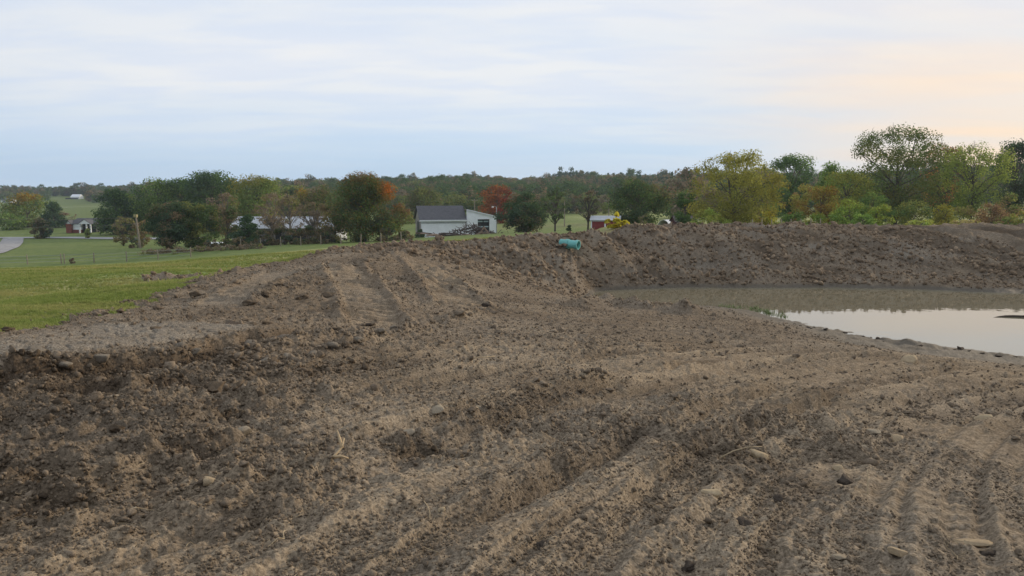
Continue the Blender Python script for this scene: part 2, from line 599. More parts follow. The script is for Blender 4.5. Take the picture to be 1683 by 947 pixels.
def soil(X, Y, base):
    """relief of the bare soil above the undisturbed surface, plus colour weights (clay, dark, tan, wet)"""
    r = np.hypot(X, Y)
    wx = X + .12 * fbm(X * 1.3, Y * 1.3, 3, 2)
    wy = Y + .12 * fbm(X * 1.3, Y * 1.3, 4, 2)
    rough = np.clip(blobs(X, Y, ROUGH), 0, 1)
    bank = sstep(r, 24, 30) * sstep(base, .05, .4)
    far = sstep(r, 14, 24)
    h = .045 * fbm(X * .55, Y * .55, 11, 3) * (1 + .8 * bank)
    clay = np.clip(.05 + .35 * fbm(X * .35, Y * .35, 21, 3), 0, 1)
    dark = np.clip(.1 + .9 * fbm(X * .6 + 9, Y * .6, 23, 4), 0, 1) * .6
    tan = np.clip(-.02 + .9 * fbm(X * .9, Y * .9 + 4, 25, 4), 0, 1)
    # drag lines that follow the passes of the blade (arcs round a point on the right)
    ca = np.hypot(X - 18.0, Y + 5.0)
    al = np.arctan2(Y + 5.0, 18.0 - X) * 20
    fg = (1 - sstep(r, 17, 22)) * sstep(X * .55 - Y + 14.5, 0, 5) * (1 - .7 * rough)
    lines = fbm(ca * 3.4, al * .16, 41, 4, .6)
    _, rl, r2 = passes(X, Y)
    r3 = ridged(ca * 3.6 + .12 * fbm(X * 3, Y * 3, 42, 2), al * .07, 44, 2) ** 3 - .2
    # long unbroken ridges left side by side by the passes
    w4 = np.abs(((ca + .045 * fbm(X * .9, Y * .9, 40, 3)) / .37) % 1.0 - .5) * 2
    r4 = (sstep(w4, .35, .8) - .4) * np.clip(.65 + 1.1 * fbm(ca * 1.3, al * .05, 39, 2), 0, 1.1)
    tan += fg * .35 * np.clip(r4, 0, 1)
    h += fg * (.03 * lines + .075 * rl + .05 * r2 + .05 * r3 + .055 * r4)
    tan += fg * (.4 * np.clip(rl, 0, 1) + .7 * np.clip(r2, 0, 1) + .7 * np.clip(r3, 0, 1))
    tan += fg * .8 * np.clip(lines, 0, 1)
    dark += fg * .5 * np.clip(-lines - .1, 0, 1)
    # the left arm and far bank: drag lines that run down the slope
    sl = fbm((X * .80 + Y * .60) * 1.7, (X * .6 - Y * .8) * .22, 43, 4, .6)
    h += bank * (.20 * sl + .32 * (ridged((X * .80 + Y * .60) * .9, (X * .6 - Y * .8) * .5, 45, 4) - .55))
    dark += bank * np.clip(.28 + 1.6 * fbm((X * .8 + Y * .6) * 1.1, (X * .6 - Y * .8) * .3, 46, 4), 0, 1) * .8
    moist = np.clip(blobs(X, Y, [(60, 640, 1.3), (180, 645, 1.3), (300, 625, 1.1), (420, 600, .9), (60, 710, 1.1), (200, 715, 1.0), (40, 790, .8), (200, 790, .6), (120, 850, .5), (560, 575, .8), (340, 690, .7)]) * (.85 + .8 * fbm(X * 1.6, Y * 1.6, 56, 4)), 0, 1)
    dark += moist * .38
    tan *= 1 - .6 * moist
    # torn ground
    rg = ridged(wx * 1.5, wy * 1.5, 51, 4)
    h += rough * (.17 * (rg - .55) + .07 * fbm(X * 5, Y * 5, 53, 3))
    dark += rough * np.clip((.62 - rg) * 3.0, 0, 1) * .8  # hollows darkened in the colour, for damp soil and recess shade
    for pts, w, dep in GROOVES:
        I = near_line(X, Y, pts, w * 5)
        x_, y_ = X[I], Y[I]
        sd_, arc, fd = poly_dist(wx[I], wy[I], pts)
        k = .7 + .7 * fbm(arc * 1.1, arc * 0 + dep * 90, 63, 3)
        sd_ = sd_ + .07 * fbm(x_ * 3.5, y_ * 3.5, 61, 4, .6)
        up = sstep(sd_, -.05, .09) * np.exp(-np.maximum(sd_, 0) / (w * 2.6))
        gr = np.exp(-((sd_ + .07) / (w * .6)) ** 2)
        h[I] += fd * dep * k * (.62 * up - .42 * gr)
        tan[I] += fd * np.exp(-((sd_ + 2.0 * w) / w) ** 2) * .5
        dark[I] += fd * np.exp(-((sd_ - .05) / .16) ** 2) * .15 * (dep > .1)  # scarp darkened in the colour: moist soil plus painted occlusion
    for pts, w, ht, lump in BERMS:
        I = near_line(X, Y, pts, w * 3)
        x_, y_ = X[I], Y[I]
        sd_, arc, fd = poly_dist(wx[I], wy[I], pts)
        g = np.exp(-(sd_ / w) ** 2) * fd
        h[I] += ht * g * (.75 + lump * (.9 * fbm(x_ * 1.9, y_ * 1.9, 71, 3)))
        rough[I] = np.maximum(rough[I], g * .7 * lump)
    press = np.zeros(X.shape)
    I = near_line(X, Y, LEDGE, 5.0)
    x_, y_ = X[I], Y[I]
    sd_, arc, fd = poly_dist(wx[I], wy[I], LEDGE)
    sd_ = sd_ + .16 * fbm(arc * 2.6, arc * 0, 81, 4)
    shelf = sstep(sd_, -.05, .06) * np.exp(-np.maximum(sd_, 0) / 1.9) * fd
    h[I] += .15 * shelf
    dark[I] += fd * np.exp(-((sd_ + .10) / .13) ** 2) * .9  # dark band painted along the foot of the ledge as its shade
    smooth = sstep(sd_, .1, .5) * np.exp(-(np.maximum(sd_ - 1.6, 0) / 1.0) ** 2) * sstep(arc, 0, .3) * fd * (1 - sstep(r[I], 15, 19))
    clay[I] = np.maximum(clay[I], smooth * (.75 + .5 * fbm(x_ * 1.4, y_ * 1.4, 83, 3)))
    f1, f2, ci = worley(wx[I] * 2.2, wy[I] * 3.8, 85)
    h[I] += smooth * (.02 * ci - .03 * np.exp(-((f2 - f1) / .06) ** 2))
    dark[I] += smooth * .5 * np.exp(-((f2 - f1) / .05) ** 2)  # cracks darkened in the colour, part damp and part painted crevice shade
    press[I] = smooth * .7
    for pts, w, amp in TRACKS:
        I = near_line(X, Y, pts, w * 2)
        x_, y_ = X[I], Y[I]
        sd_, arc, fd = poly_dist(x_, y_, pts)
        inb = (1 - sstep(np.abs(sd_), w * .8, w * 1.05)) * fd
        k = np.clip(.75 + .9 * fbm(x_ * 1.6, y_ * 1.6, 91, 2), .1, 1)
        ph = arc + .05 * fbm(x_ * 4, y_ * 4, 93, 2)
        cl = np.abs((ph / (.34 if w > .4 else .2)) % 1.0 - .5) * 2
        h[I] += inb * (k * amp * (sstep(cl, .42, .66) - .5) - .35 * amp)
        h[I] += .5 * amp * fd * np.exp(-((np.abs(sd_) - w * 1.2) / .12) ** 2) * (1 + fbm(x_ * 4, y_ * 4, 95, 2))
        tan[I] += inb * .5 * sstep(cl, .4, .8)  # bars tinted lighter, mostly shading put into the colour
        dark[I] *= 1 - .6 * inb
        press[I] = np.maximum(press[I], inb * .8)
    # wet margin of the pond
    zz = base + h
    wet = (1 - sstep(zz, .03, np.where(Y > 25.5, .13, .42))) * sstep(X, 0, 2.5) * sstep(Y, 9, 15)
    clay = np.maximum(clay, wet * (.5 + .6 * fbm(X * 1.2, Y * 1.8, 97, 3)))
    h += wet * .05 * fbm(X * 3, Y * 3, 98, 4)
    # clods of three sizes
    loose = np.clip(.55 + .8 * fbm(X * .8, Y * .8, 99, 3) + .6 * rough - press, .08, 1.25) * (1 - .6 * wet) * (1 - .45 * fg)
    for sc_, amp, sd0, hi in ((3.0, .07, 101, 60), (6.5, .045, 103, 60), (14, .030, 105, 17), (30, .014, 107, 10)):
        n = int(np.searchsorted(r[:, 0], hi))
        S = np.s_[:n]
        if sc_ == 3.0:
            kk = np.clip(rough * 1.1 + bank * 1.9 + .12, 0, 2.0)
        elif sc_ == 6.5:
            kk = np.maximum(1 - sstep(r, 16, 24), np.maximum(bank * 1.6, .6))
        else:
            kk = (1 - sstep(r[S], hi * .7, hi))
        kk = kk[S] * loose[S]  # thin strip painted grey as the eave's shadow on the wall
        f1, f2, ci = worley(wx[S] * sc_, wy[S] * sc_, sd0)
        dome = np.clip(1 - (f1 / .62) ** 2, 0, 1) * sstep(ci, .25, .9)
        h[S] += amp * kk * (dome * 1.35 - .25)
        tan[S] += .22 * kk * (ci - .5)
    h += .020 * fbm(X * 9, Y * 9, 111, 5, .65) * (1 - .5 * press)
    h += .04 * fbm(X * 2.3, Y * 2.3, 113, 3) * (.3 + rough + bank)
    clay = np.maximum(clay, bank * np.clip(.12 + .8 * fbm(X * .5, Y * .9, 115, 3), 0, 1))
    h *= 1 - .75 * (1 - sstep(zz, -.25, .02)) * wet
    return h, np.clip(np.stack([clay, dark, tan, wet], -1), 0, 1), rough, press


def nodes_of(name):
    m = bpy.data.materials.new(name)
    m.use_nodes = True
    t = m.node_tree
    for n in list(t.nodes):
        t.nodes.remove(n)
    return m, NT(t)


def finish(m, N, shader):
    o = N.node('ShaderNodeOutputMaterial')
    N.t.links.new(shader.outputs[0], o.inputs['Surface'])
    return m


def plain(name, col, rough=.8, var=.15, scale=3.0, metal=0.0, bump=0.0, bscale=30.0):
    """paint, wood, metal: one colour with a little wear"""
    m, N = nodes_of(name)
    pos = N.node('ShaderNodeTexCoord').outputs['Object']
    n = N.noise(pos, scale, 5, .6)
    c = N.mix(N.ss(n, .3, .7), tuple(c_ * (1 - var) for c_ in col), tuple(min(1, c_ * (1 + var)) for c_ in col))
    p = N.node('ShaderNodeBsdfPrincipled', Base_Color=c, Roughness=rough, Metallic=metal)
    if bump:
        b = N.node('ShaderNodeBump', Height=N.noise(pos, bscale, 4, .6), Strength=bump, Distance=.02)
        N.put(p.inputs['Normal'], b.outputs[0])
    return finish(m, N, p)


def soil_material():
    m, N = nodes_of('bare_soil')
    pos = N.node('ShaderNodeTexCoord').outputs['Object']
    at_ = N.node('ShaderNodeAttribute', {'attribute_name': 'mix'})
    s = N.node('ShaderNodeSeparateColor', Color=at_.outputs['Color'])
    clay, dark, tan = s.outputs
    wet = at_.outputs['Alpha']
    f = N.noise(pos, 9.0, 7, .65)
    g = N.noise(pos, 45.0, 5, .7)
    k = N.noise(pos, 1.4, 5, .6)
    c = N.mix(N.ss(f, .3, .72), (.142, .112, .081), (.272, .216, .156))
    c = N.mix(N.math('MULTIPLY', N.ss(k, .45, .7), .5), c, (.200, .145, .092))
    c = N.mix(N.math('MULTIPLY', tan, N.ss(f, .25, .65, .25, .9)), c, (.355, .280, .192))
    c = N.mix(N.math('MULTIPLY', clay, .8), c, N.mix(N.ss(g, .3, .7), (.190, .170, .140), (.320, .290, .240)))
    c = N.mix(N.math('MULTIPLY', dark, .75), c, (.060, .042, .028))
    c = N.mix(1.0, c, N.mix(N.ss(g, .28, .72), (.48, .48, .48), (1.42, 1.42, 1.42)), 'MULTIPLY')
    c = N.mix(N.math('MULTIPLY', wet, .75), c, (.082, .070, .052))
    b = N.node('ShaderNodeBump', Height=N.math('ADD', g, N.math('MULTIPLY', N.noise(pos, 120, 4, .7), .5)), Strength=.8, Distance=.02)
    p = N.node('ShaderNodeBsdfPrincipled', Base_Color=c, Roughness=N.ss(wet, .3, 1.0, .95, .75))
    N.put(p.inputs['Specular IOR Level'], N.math('MULTIPLY', wet, .12))
    N.put(p.inputs['Normal'], b.outputs[0])
    return finish(m, N, p)


def meadow_material():
    m, N = nodes_of('meadow_turf')
    pos = N.node('ShaderNodeTexCoord').outputs['Object']
    at_ = N.node('ShaderNodeAttribute', {'attribute_name': 'mix'})
    s = N.node('ShaderNodeSeparateColor', Color=at_.outputs['Color'])
    dry, brown, lawn = s.outputs
    f = N.noise(pos, .8, 6, .65)
    g = N.noise(pos, 14, 6, .7)
    st = N.node('ShaderNodeMapping')
    N.put(st.inputs['Vector'], pos)
    st.inputs['Rotation'].default_value = (0, 0, math.radians(-8))
    st.inputs['Scale'].default_value = (.18, 1.0, 1)
    w = N.noise(st.outputs[0], .9, 4, .6)
    c = N.mix(N.ss(f, .3, .7), (.130, .190, .045), (.215, .270, .075))
    c = N.mix(N.math('MULTIPLY', N.ss(w, .40, .62), .75), c, (.36, .32, .13))
    c = N.mix(dry, c, (.31, .25, .13))
    c = N.mix(brown, c, (.11, .08, .05))
    c = N.mix(lawn, c, N.mix(N.ss(f, .35, .65), (.095, .140, .032), (.165, .200, .055)))
    c = N.mix(1.0, c, N.mix(N.ss(g, .3, .7), (.65, .65, .65), (1.25, 1.25, 1.25)), 'MULTIPLY')
    b = N.node('ShaderNodeBump', Height=g, Strength=.6, Distance=.05)
    p = N.node('ShaderNodeBsdfPrincipled', Base_Color=c, Roughness=.95)
    p.inputs['Specular IOR Level'].default_value = .15
    N.put(p.inputs['Normal'], b.outputs[0])
    return finish(m, N, p)


M_SOIL = soil_material()
M_MEADOW = meadow_material()


def grid_faces(nr, nc):
    i = np.arange(nr - 1)[:, None] * nc + np.arange(nc - 1)[None]
    return np.stack([i, i + nc, i + nc + 1, i + 1], -1).reshape(-1, 4)


def meadow_mix(X, Y, es=99.0):
    """dry, brown and lawn weights of the grassland"""
    dry = np.clip(.0 + .5 * fbm(X * .05, Y * .12, 201, 4), 0, 1)
    rr = np.hypot(X, Y)
    edge = np.exp(-(es / 3.0) ** 2) * sstep(Y, 19, 27)
    dry = np.clip(np.maximum(dry, edge * .75), 0, 1)
    lawn = sstep(Y, 66, 80) * (1 - sstep(X, 12, 30))
    p = at(130, 356, 400)
    brown = np.exp(-(((Y - 410) / 75) ** 2)) * (X < -120)
    q = at(920, 371, 180)
    dry = np.maximum(dry, np.exp(-((X - q[0]) / 26) ** 2 - ((Y - 180) / 14) ** 2) * .8)
    return np.stack([dry, brown, lawn * (1 - dry * .5), np.ones_like(X)], -1)


def attr_col(me, arr):
    a = me.color_attributes.new('mix', 'FLOAT_COLOR', 'POINT')
    a.data.foreach_set('color', np.ascontiguousarray(arr, np.float32).ravel())


def submesh(name, V, F, A, smooth=True):
    used = np.unique(F)
    mp_ = np.full(len(V), -1)
    mp_[used] = np.arange(len(used))
    me = mesh_from(name, V[used], mp_[F], smooth)
    attr_col(me, A[used])
    return me


def build_ground():
    # near field: fine sheet, its rows and columns tightening towards the viewer's feet
    rr = [1.6]
    while rr[-1] < 50:
        rr.append(rr[-1] * (1 + (.0042 if rr[-1] < 8 else .0056 if rr[-1] < 20 else .0052)))
    rr = np.array(rr)
    th = np.linspace(-.80, .80, 1000)
    R, T = np.meshgrid(rr, th, indexing='ij')
    X, Y = R * np.sin(T), R * np.cos(T)
    base = ground0(X, Y)
    wob = (.55 * fbm(X * .9, Y * .9, 301, 4) + .35 * fbm(X * 4.5, Y * 4.5, 302, 3)) * sstep(R, 5, 14)
    ins = inside(X + wob, Y + wob, EDGE_C)
    # patches of soil spilled on the grass, strip of torn turf near the edge
    sd_, arc, fd = poly_dist(X, Y, gpl((215, 462), (260, 458), (310, 454), (370, 450)))
    ins |= (np.abs(sd_) < .35 + .5 * fbm(X * 1.2, Y * 2, 303, 3)) & (fd > .2)
    h, A, rough, press = soil(X, Y, base)
    es = np.abs(poly_dist(X, Y, EDGE)[0])
    gm = meadow_mix(X, Y, es)
    hg = .035 * fbm(X * .7, Y * .7, 311, 4) + .02 * fbm(X * 4, Y * 4, 313, 2)
    blend = sstep(es, 0, .8)
    z = base + np.where(ins, h * (.45 + .55 * blend) + .03, hg)
    V = np.stack([X, Y, z], -1).reshape(-1, 3)
    F = grid_faces(*X.shape)[:, ::-1]
    fi = ins.ravel()[F].sum(1) >= 2
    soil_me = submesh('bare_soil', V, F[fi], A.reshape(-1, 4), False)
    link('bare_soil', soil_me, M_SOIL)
    tag(bpy.data.objects['bare_soil'], 'bulldozed bare brown soil with tracks, ruts and clods round the pond', 'soil', kind='structure')
    mead = submesh('meadow', V, F[~fi], gm.reshape(-1, 4))
    link('meadow', mead, M_MEADOW)
    tag(bpy.data.objects['meadow'], 'mown green meadow sloping down beside the bare soil', 'meadow', kind='structure')
    # beyond: the valley out to the horizon
    r2 = np.exp(np.linspace(math.log(49.0), math.log(1300), 220))
    t2 = np.linspace(-1.25, 1.25, 420)
    R, T = np.meshgrid(r2, t2, indexing='ij')
    X2, Y2 = R * np.sin(T), R * np.cos(T)
    z2 = ground0(X2, Y2) - .05 * (R < 50.5)
    V2 = np.stack([X2, Y2, z2], -1).reshape(-1, 3)
    me = mesh_from('valley', V2, grid_faces(*X2.shape)[:, ::-1], True)
    attr_col(me, meadow_mix(X2, Y2).reshape(-1, 4))
    tag(link('valley_ground', me, M_MEADOW), 'green fields and lawns of the valley behind the pond', 'field', kind='structure')
    # round behind the viewer
    r3 = np.exp(np.linspace(math.log(.15), math.log(1300), 60))
    t3 = np.linspace(.78, 2 * math.pi - .78, 90)
    R, T = np.meshgrid(r3, t3, indexing='ij')
    X3, Y3 = R * np.sin(T), R * np.cos(T)
    z3 = ground0(X3, Y3) - .04
    me = mesh_from('rear', np.stack([X3, Y3, z3], -1).reshape(-1, 3), grid_faces(*X3.shape)[:, ::-1], True)
    aa = np.zeros(X3.shape + (4,))
    aa[..., 2] = .5
    attr_col(me, aa.reshape(-1, 4))
    tag(link('field_behind', me, M_MEADOW), 'field behind the viewer', 'field', kind='structure')
    t4 = np.linspace(-.82, .82, 30)
    R, T = np.meshgrid(np.linspace(.1, 1.7, 8), t4, indexing='ij')
    X4, Y4 = R * np.sin(T), R * np.cos(T)
    me = mesh_from('foot', np.stack([X4, Y4, ground0(X4, Y4) - .02], -1).reshape(-1, 3), grid_faces(*X4.shape)[:, ::-1], True)
    attr_col(me, np.tile([.2, .1, .2, 0], (X4.size, 1)))
    tag(link('soil_underfoot', me, M_SOIL), 'bare soil at the viewer\'s feet', 'soil', kind='structure')
    return V, ins, X, Y, z, A, rough, press


GV, G_INS, GX, GY, GZ, GA, G_ROUGH, G_PRESS = build_ground()
_GR0 = math.log(1.6)
_rows = np.log(np.hypot(GX[:, 0], GY[:, 0]))


def gz(x, y):
    """height of the finished ground"""
    x = np.atleast_1d(np.asarray(x, float))
    y = np.atleast_1d(np.asarray(y, float))
    r = np.hypot(x, y)
    th = np.arctan2(x, y)
    i = np.clip(np.searchsorted(_rows, np.log(np.maximum(r, 1.7))), 0, len(_rows) - 1)
    j = np.clip(np.round((th + .80) / 1.6 * 999).astype(int), 0, 999)
    near = (r < 49) & (np.abs(th) < .8)
    out = np.where(near, GZ[i, j], 0.0)
    if (~near).any():
        out[~near] = ground0(x[~near], y[~near])
    return out


def gz1(x, y):
    return float(gz(x, y)[0])


# ------------------------------------------------------------------ the pond
def water_material():
    m, N = nodes_of('muddy_water')
    pos = N.node('ShaderNodeTexCoord').outputs['Object']
    n = N.noise(pos, 2.2, 3, .5)
    b = N.node('ShaderNodeBump', Height=n, Strength=.035, Distance=.05)
    d = N.node('ShaderNodeBsdfDiffuse', Color=(.195, .172, .115))
    g = N.node('ShaderNodeBsdfGlossy', Color=(.97, .97, .95), Roughness=.015)
    N.put(g.inputs['Normal'], b.outputs[0])
    fr = N.node('ShaderNodeFresnel', IOR=3.0)
    mx = N.node('ShaderNodeMixShader')
    N.put(mx.inputs[0], fr.outputs[0])
    N.t.links.new(d.outputs[0], mx.inputs[1])
    N.t.links.new(g.outputs[0], mx.inputs[2])
    return finish(m, N, mx)


_w = [(2.2, 26.2), (5.0, 22.0), (8.0, 19.0), (10.5, 15.6), (15, 13.0), (44, 12), (44, 35), (2.6, 34.5)]
me = mesh_from('pond_water', np.array([(x, y, 0.0) for x, y in _w]), [tuple(range(len(_w)))])
tag(link('pond_water', me, water_material()), 'still muddy pond water mirroring the pale sky', 'water', kind='structure')
# ------------------------------------------------------------------ loose things on the soil
def ico(sub):
    import bmesh
    bm = bmesh.new()
    bmesh.ops.create_icosphere(bm, subdivisions=sub, radius=1.0)
    V = np.array([v.co for v in bm.verts])
    F = np.array([[v.index for v in f.verts] for f in bm.faces])
    bm.free()
    return V, F


ICO2 = ico(2)
ICO3 = ico(3)
ICO1 = ico(1)


def shard_mesh(name, seed, squash=.7):
    """an angular crumb: few faces, corners pulled in and out"""
    r = np.random.default_rng(seed)
    V, F = ICO1
    V = V * r.uniform(.55, 1.25, (len(V), 1)) * np.array([r.uniform(.9, 1.4), r.uniform(.7, 1.0), squash])
    return mesh_from(name, V, F)


def lump_mesh(name, seed, squash=.7, facets=4, rough=.22, hi=False, stretch=1.0, smooth=False):
    """a broken lump: a ball cut by random planes, then roughened"""
    r = np.random.default_rng(seed)
    V, F = (ICO3 if hi else ICO2)
    V = V.copy()
    for _ in range(facets * 2):
        n = r.normal(size=3)
        n /= np.linalg.norm(n)
        d = r.uniform(.45, .85)
        s = V @ n
        V -= np.where(s > d, s - d, 0)[:, None] * n[None]
    k = r.uniform(0, 50)
    rad = 1 + rough * (fbm(V[:, 0] * 1.7 + k, V[:, 1] * 1.7 + V[:, 2] * 1.3, seed, 3) + .6 * fbm(V[:, 2] * 3.3 + k, V[:, 0] * 3 - V[:, 1] * 3.1, seed + 3, 2))
    V = V * rad[:, None] * np.array([stretch, 1.0, squash])
    return mesh_from(name, V, F, smooth)


def lump_material(name, cols, bump=.5, island=False):
    m, N = nodes_of(name)
    pos = N.node('ShaderNodeTexCoord').outputs['Object']
    rnd = N.node('ShaderNodeObjectInfo').outputs['Random']
    n = N.noise(pos, 2.5, 6, .7)
    c = N.mix(rnd, cols[0], cols[1])
    c = N.mix(N.ss(n, .35, .7, 0, .6), c, cols[2])
    b = N.node('ShaderNodeBump', Height=N.noise(pos, 9, 5, .7), Strength=bump, Distance=.08)
    p = N.node('ShaderNodeBsdfPrincipled', Base_Color=c, Roughness=.95)
    p.inputs['Specular IOR Level'].default_value = .04
    N.put(p.inputs['Normal'], b.outputs[0])
    return finish(m, N, p)


M_CLOD = lump_material('clod_soil', ((.165, .130, .094), (.325, .257, .184), (.145, .114, .083)))
M_DARKCLOD = lump_material('dark_clod_soil', ((.075, .060, .048), (.105, .085, .067), (.048, .039, .032)))
M_GREYCLOD = lump_material('grey_clay', ((.190, .160, .124), (.26, .222, .172), (.130, .108, .082)))
M_STONE = lump_material('pale_stone', ((.28, .235, .172), (.36, .305, .225), (.21, .165, .115)), .35)
M_TANSTONE = lump_material('tan_stone', ((.36, .28, .18), (.42, .34, .22), (.26, .19, .12)), .35)
M_STRAW = plain('dry_straw', (.36, .28, .17), .9, .25)
M_ROOT = plain('pale_root', (.42, .31, .18), .85, .2, 8)


def source(me, name, mat):
    """an object that only serves as a pattern for scattered stuff"""
    if not me.materials:
        me.materials.append(mat)
    return bpy.data.objects.new(name, me)


def scatter(name, P, rot, scl, idx, sources, label, cat, kind='stuff'):
    """many alike bits as ONE object: points that carry copies of a few pattern meshes"""
    pc = bpy.data.collections.new(name + '_patterns')
    for i, s in enumerate(sources):
        s.name = '%s_pattern_%02d' % (name, i)
        pc.objects.link(s)
    me = bpy.data.meshes.new(name)
    P = np.asarray(P, np.float32)
    me.vertices.add(len(P))
    me.vertices.foreach_set('co', P.ravel())
    for an, ty, arr, key in (('rot', 'FLOAT_VECTOR', rot, 'vector'), ('scl', 'FLOAT', scl, 'value'), ('idx', 'INT', idx, 'value')):
        a = me.attributes.new(an, ty, 'POINT')
        a.data.foreach_set(key, np.ascontiguousarray(arr, np.int32 if ty == 'INT' else np.float32).ravel())
    o = bpy.data.objects.new(name, me)
    COL.objects.link(o)
    g = bpy.data.node_groups.new(name, 'GeometryNodeTree')
    g.interface.new_socket('Geometry', in_out='INPUT', socket_type='NodeSocketGeometry')
    g.interface.new_socket('Geometry', in_out='OUTPUT', socket_type='NodeSocketGeometry')
    gi = g.nodes.new('NodeGroupInput')
    go = g.nodes.new('NodeGroupOutput')
    ip = g.nodes.new('GeometryNodeInstanceOnPoints')
    ci = g.nodes.new('GeometryNodeCollectionInfo')
    ci.inputs['Collection'].default_value = pc
    ci.inputs['Separate Children'].default_value = True
    ci.inputs['Reset Children'].default_value = True

    def na(n, t):
        q = g.nodes.new('GeometryNodeInputNamedAttribute')
        q.data_type = t
        q.inputs['Name'].default_value = n
        return q.outputs['Attribute']
    e2r = g.nodes.new('FunctionNodeEulerToRotation')
    L = g.links.new
    L(gi.outputs[0], ip.inputs['Points'])
    L(ci.outputs[0], ip.inputs['Instance'])
    ip.inputs['Pick Instance'].default_value = True
    L(na('idx', 'INT'), ip.inputs['Instance Index'])
    L(na('rot', 'FLOAT_VECTOR'), e2r.inputs[0])
    L(e2r.outputs[0], ip.inputs['Rotation'])
    L(na('scl', 'FLOAT'), ip.inputs['Scale'])
    L(ip.outputs[0], go.inputs[0])
    md = o.modifiers.new('scatter', 'NODES')
    md.node_group = g
    return tag(o, label, cat, kind=kind)


def sample_soil(n, r0, r1, power, rng, th=.72, use_rough=.6):
    """random places on the bare soil, denser towards the torn zones"""
    u = rng.random(n)
    r = (r0 ** (1 - power) + u * (r1 ** (1 - power) - r0 ** (1 - power))) ** (1 / (1 - power)) if power != 1 else r0 * (r1 / r0) ** u
    t = rng.uniform(-th, th, n)
    i = np.clip(np.searchsorted(_rows, np.log(r)), 0, len(_rows) - 1)
    j = np.clip(((t + .8) / 1.6 * 999).astype(int), 0, 999)
    x = r * np.sin(t)
    y = r * np.cos(t)
    patch = fbm(x * .7, y * .7, 99, 3)
    keep = G_INS[i, j] & (GZ[i, j] > .03) & (GA[i, j, 3] < .75)
    w = (1 - use_rough) + use_rough * np.clip(G_ROUGH[i, j] + .35 + .9 * patch, 0, 1)
    w *= (1 - .75 * (GA[i, j, 0] > .62)) * (1 - .95 * np.clip(G_PRESS[i, j] * 1.3, 0, 1))
    fg, rl, r2 = passes(x, y)
    w *= 1 - .88 * fg * (1 - .6 * G_ROUGH[i, j]) * np.maximum(sstep(rl, .12, .26), .75 * sstep(r2, .12, .3))
    keep &= rng.random(n) < w
    x, y, z = x[keep], y[keep], GZ[i, j][keep]
    return np.stack([x, y, z], -1), G_ROUGH[i, j][keep], GA[i, j][keep]


rng = np.random.default_rng(11)
M_MOIST = lump_material('moist_soil', ((.080, .060, .042), (.155, .117, .080), (.058, .044, .032)))
clod_src = [source(shard_mesh('crumb', 300 + i, .75) if i % 7 < 5 else lump_mesh('crumb', 300 + i, .8, 5, .5), 'crumb', M_CLOD if i < 7 else M_MOIST) for i in range(14)]
P1, R1, A1 = sample_soil(150000, 2.6, 10, 0.6, rng, .72, .55)
P2, R2, A2 = sample_soil(70000, 8.5, 24, 0.4, rng, .72, .55)
P3, R3, A3 = sample_soil(9000, 18, 30, 0.0, rng, .68)
s1 = .0058 * np.exp(rng.normal(0, .48, len(P1))) * (1 + .35 * R1) * (P1[:, 1] / 5) ** .4
s2 = .012 * np.exp(rng.normal(0, .5, len(P2))) * (1 + .6 * R2)
s3 = .022 * np.exp(rng.normal(0, .5, len(P3)))
# soil thrown out over the turf along the edge
ex, ey = [], []
for k in range(3, len(EDGE) - 8):
    (x0, y0), (x1, y1) = EDGE[k], EDGE[k + 1]
    m_ = int(140 * math.dist(EDGE[k], EDGE[k + 1]))
    t0 = rng.random(m_)
    off_ = rng.exponential(.45, m_)
    nl_ = math.dist(EDGE[k], EDGE[k + 1])
    ex.append(x0 + (x1 - x0) * t0 - (y1 - y0) / nl_ * off_)
    ey.append(y0 + (y1 - y0) * t0 + (x1 - x0) / nl_ * off_)
ex, ey = np.concatenate(ex), np.concatenate(ey)
P4 = np.stack([ex, ey, gz(ex, ey)], -1)
PP = np.concatenate([P1, P2, P3, P4])
DK = np.concatenate([A1[:, 1], A2[:, 1], A3[:, 1], np.zeros(len(P4))])
SS = np.clip(np.concatenate([s1, s2, s3, .017 * np.exp(rng.normal(0, .45, len(P4)))]), .004, .12)
PP[:, 2] += SS * .25
scatter('soil_crumbs', PP, rng.uniform(0, 6.28, (len(PP), 3)) * [.15, .15, 1], SS, rng.integers(0, 7, len(PP)) + 7 * (DK > rng.uniform(.35, 1.0, len(PP))), clod_src,
        'loose brown crumbs of soil strewn over the bulldozed ground', 'soil crumbs')


bank_src = [source(shard_mesh('bank_crumb', 320 + i, .65), 'bank_crumb', lump_material('bank_soil', ((.19, .14, .095), (.33, .25, .17), (.13, .096, .066)))) for i in range(6)]
PB, RB_, AB = sample_soil(40000, 25, 43, -1.0, rng, .70, .3)
PB = PB[PB[:, 2] > .12]
SB = np.clip(.042 * np.exp(rng.normal(0, .55, len(PB))), .012, .16)
scatter('bank_clods', PB + np.stack([0 * SB, 0 * SB, .1 * SB], -1), rng.uniform(0, 6.28, (len(PB), 3)) * [.2, .2, 1], SB, rng.integers(0, 6, len(PB)), bank_src,
        'rough broken clods covering the far bank and dam', 'soil clods')


# straw and root hairs
def straw_mesh(seed):
    r = np.random.default_rng(seed)
    mb = MB()
    p = np.zeros((5, 3))
    p[:, 0] = np.linspace(-.5, .5, 5)
    p[:, 1] = r.normal(0, .07, 5)
    p[:, 2] = np.abs(r.normal(0, .10, 5))
    mb.tube(p, [.012, .016, .016, .014, .008], 4)
    return mesh_from('straw', np.array(mb.v), mb.f)


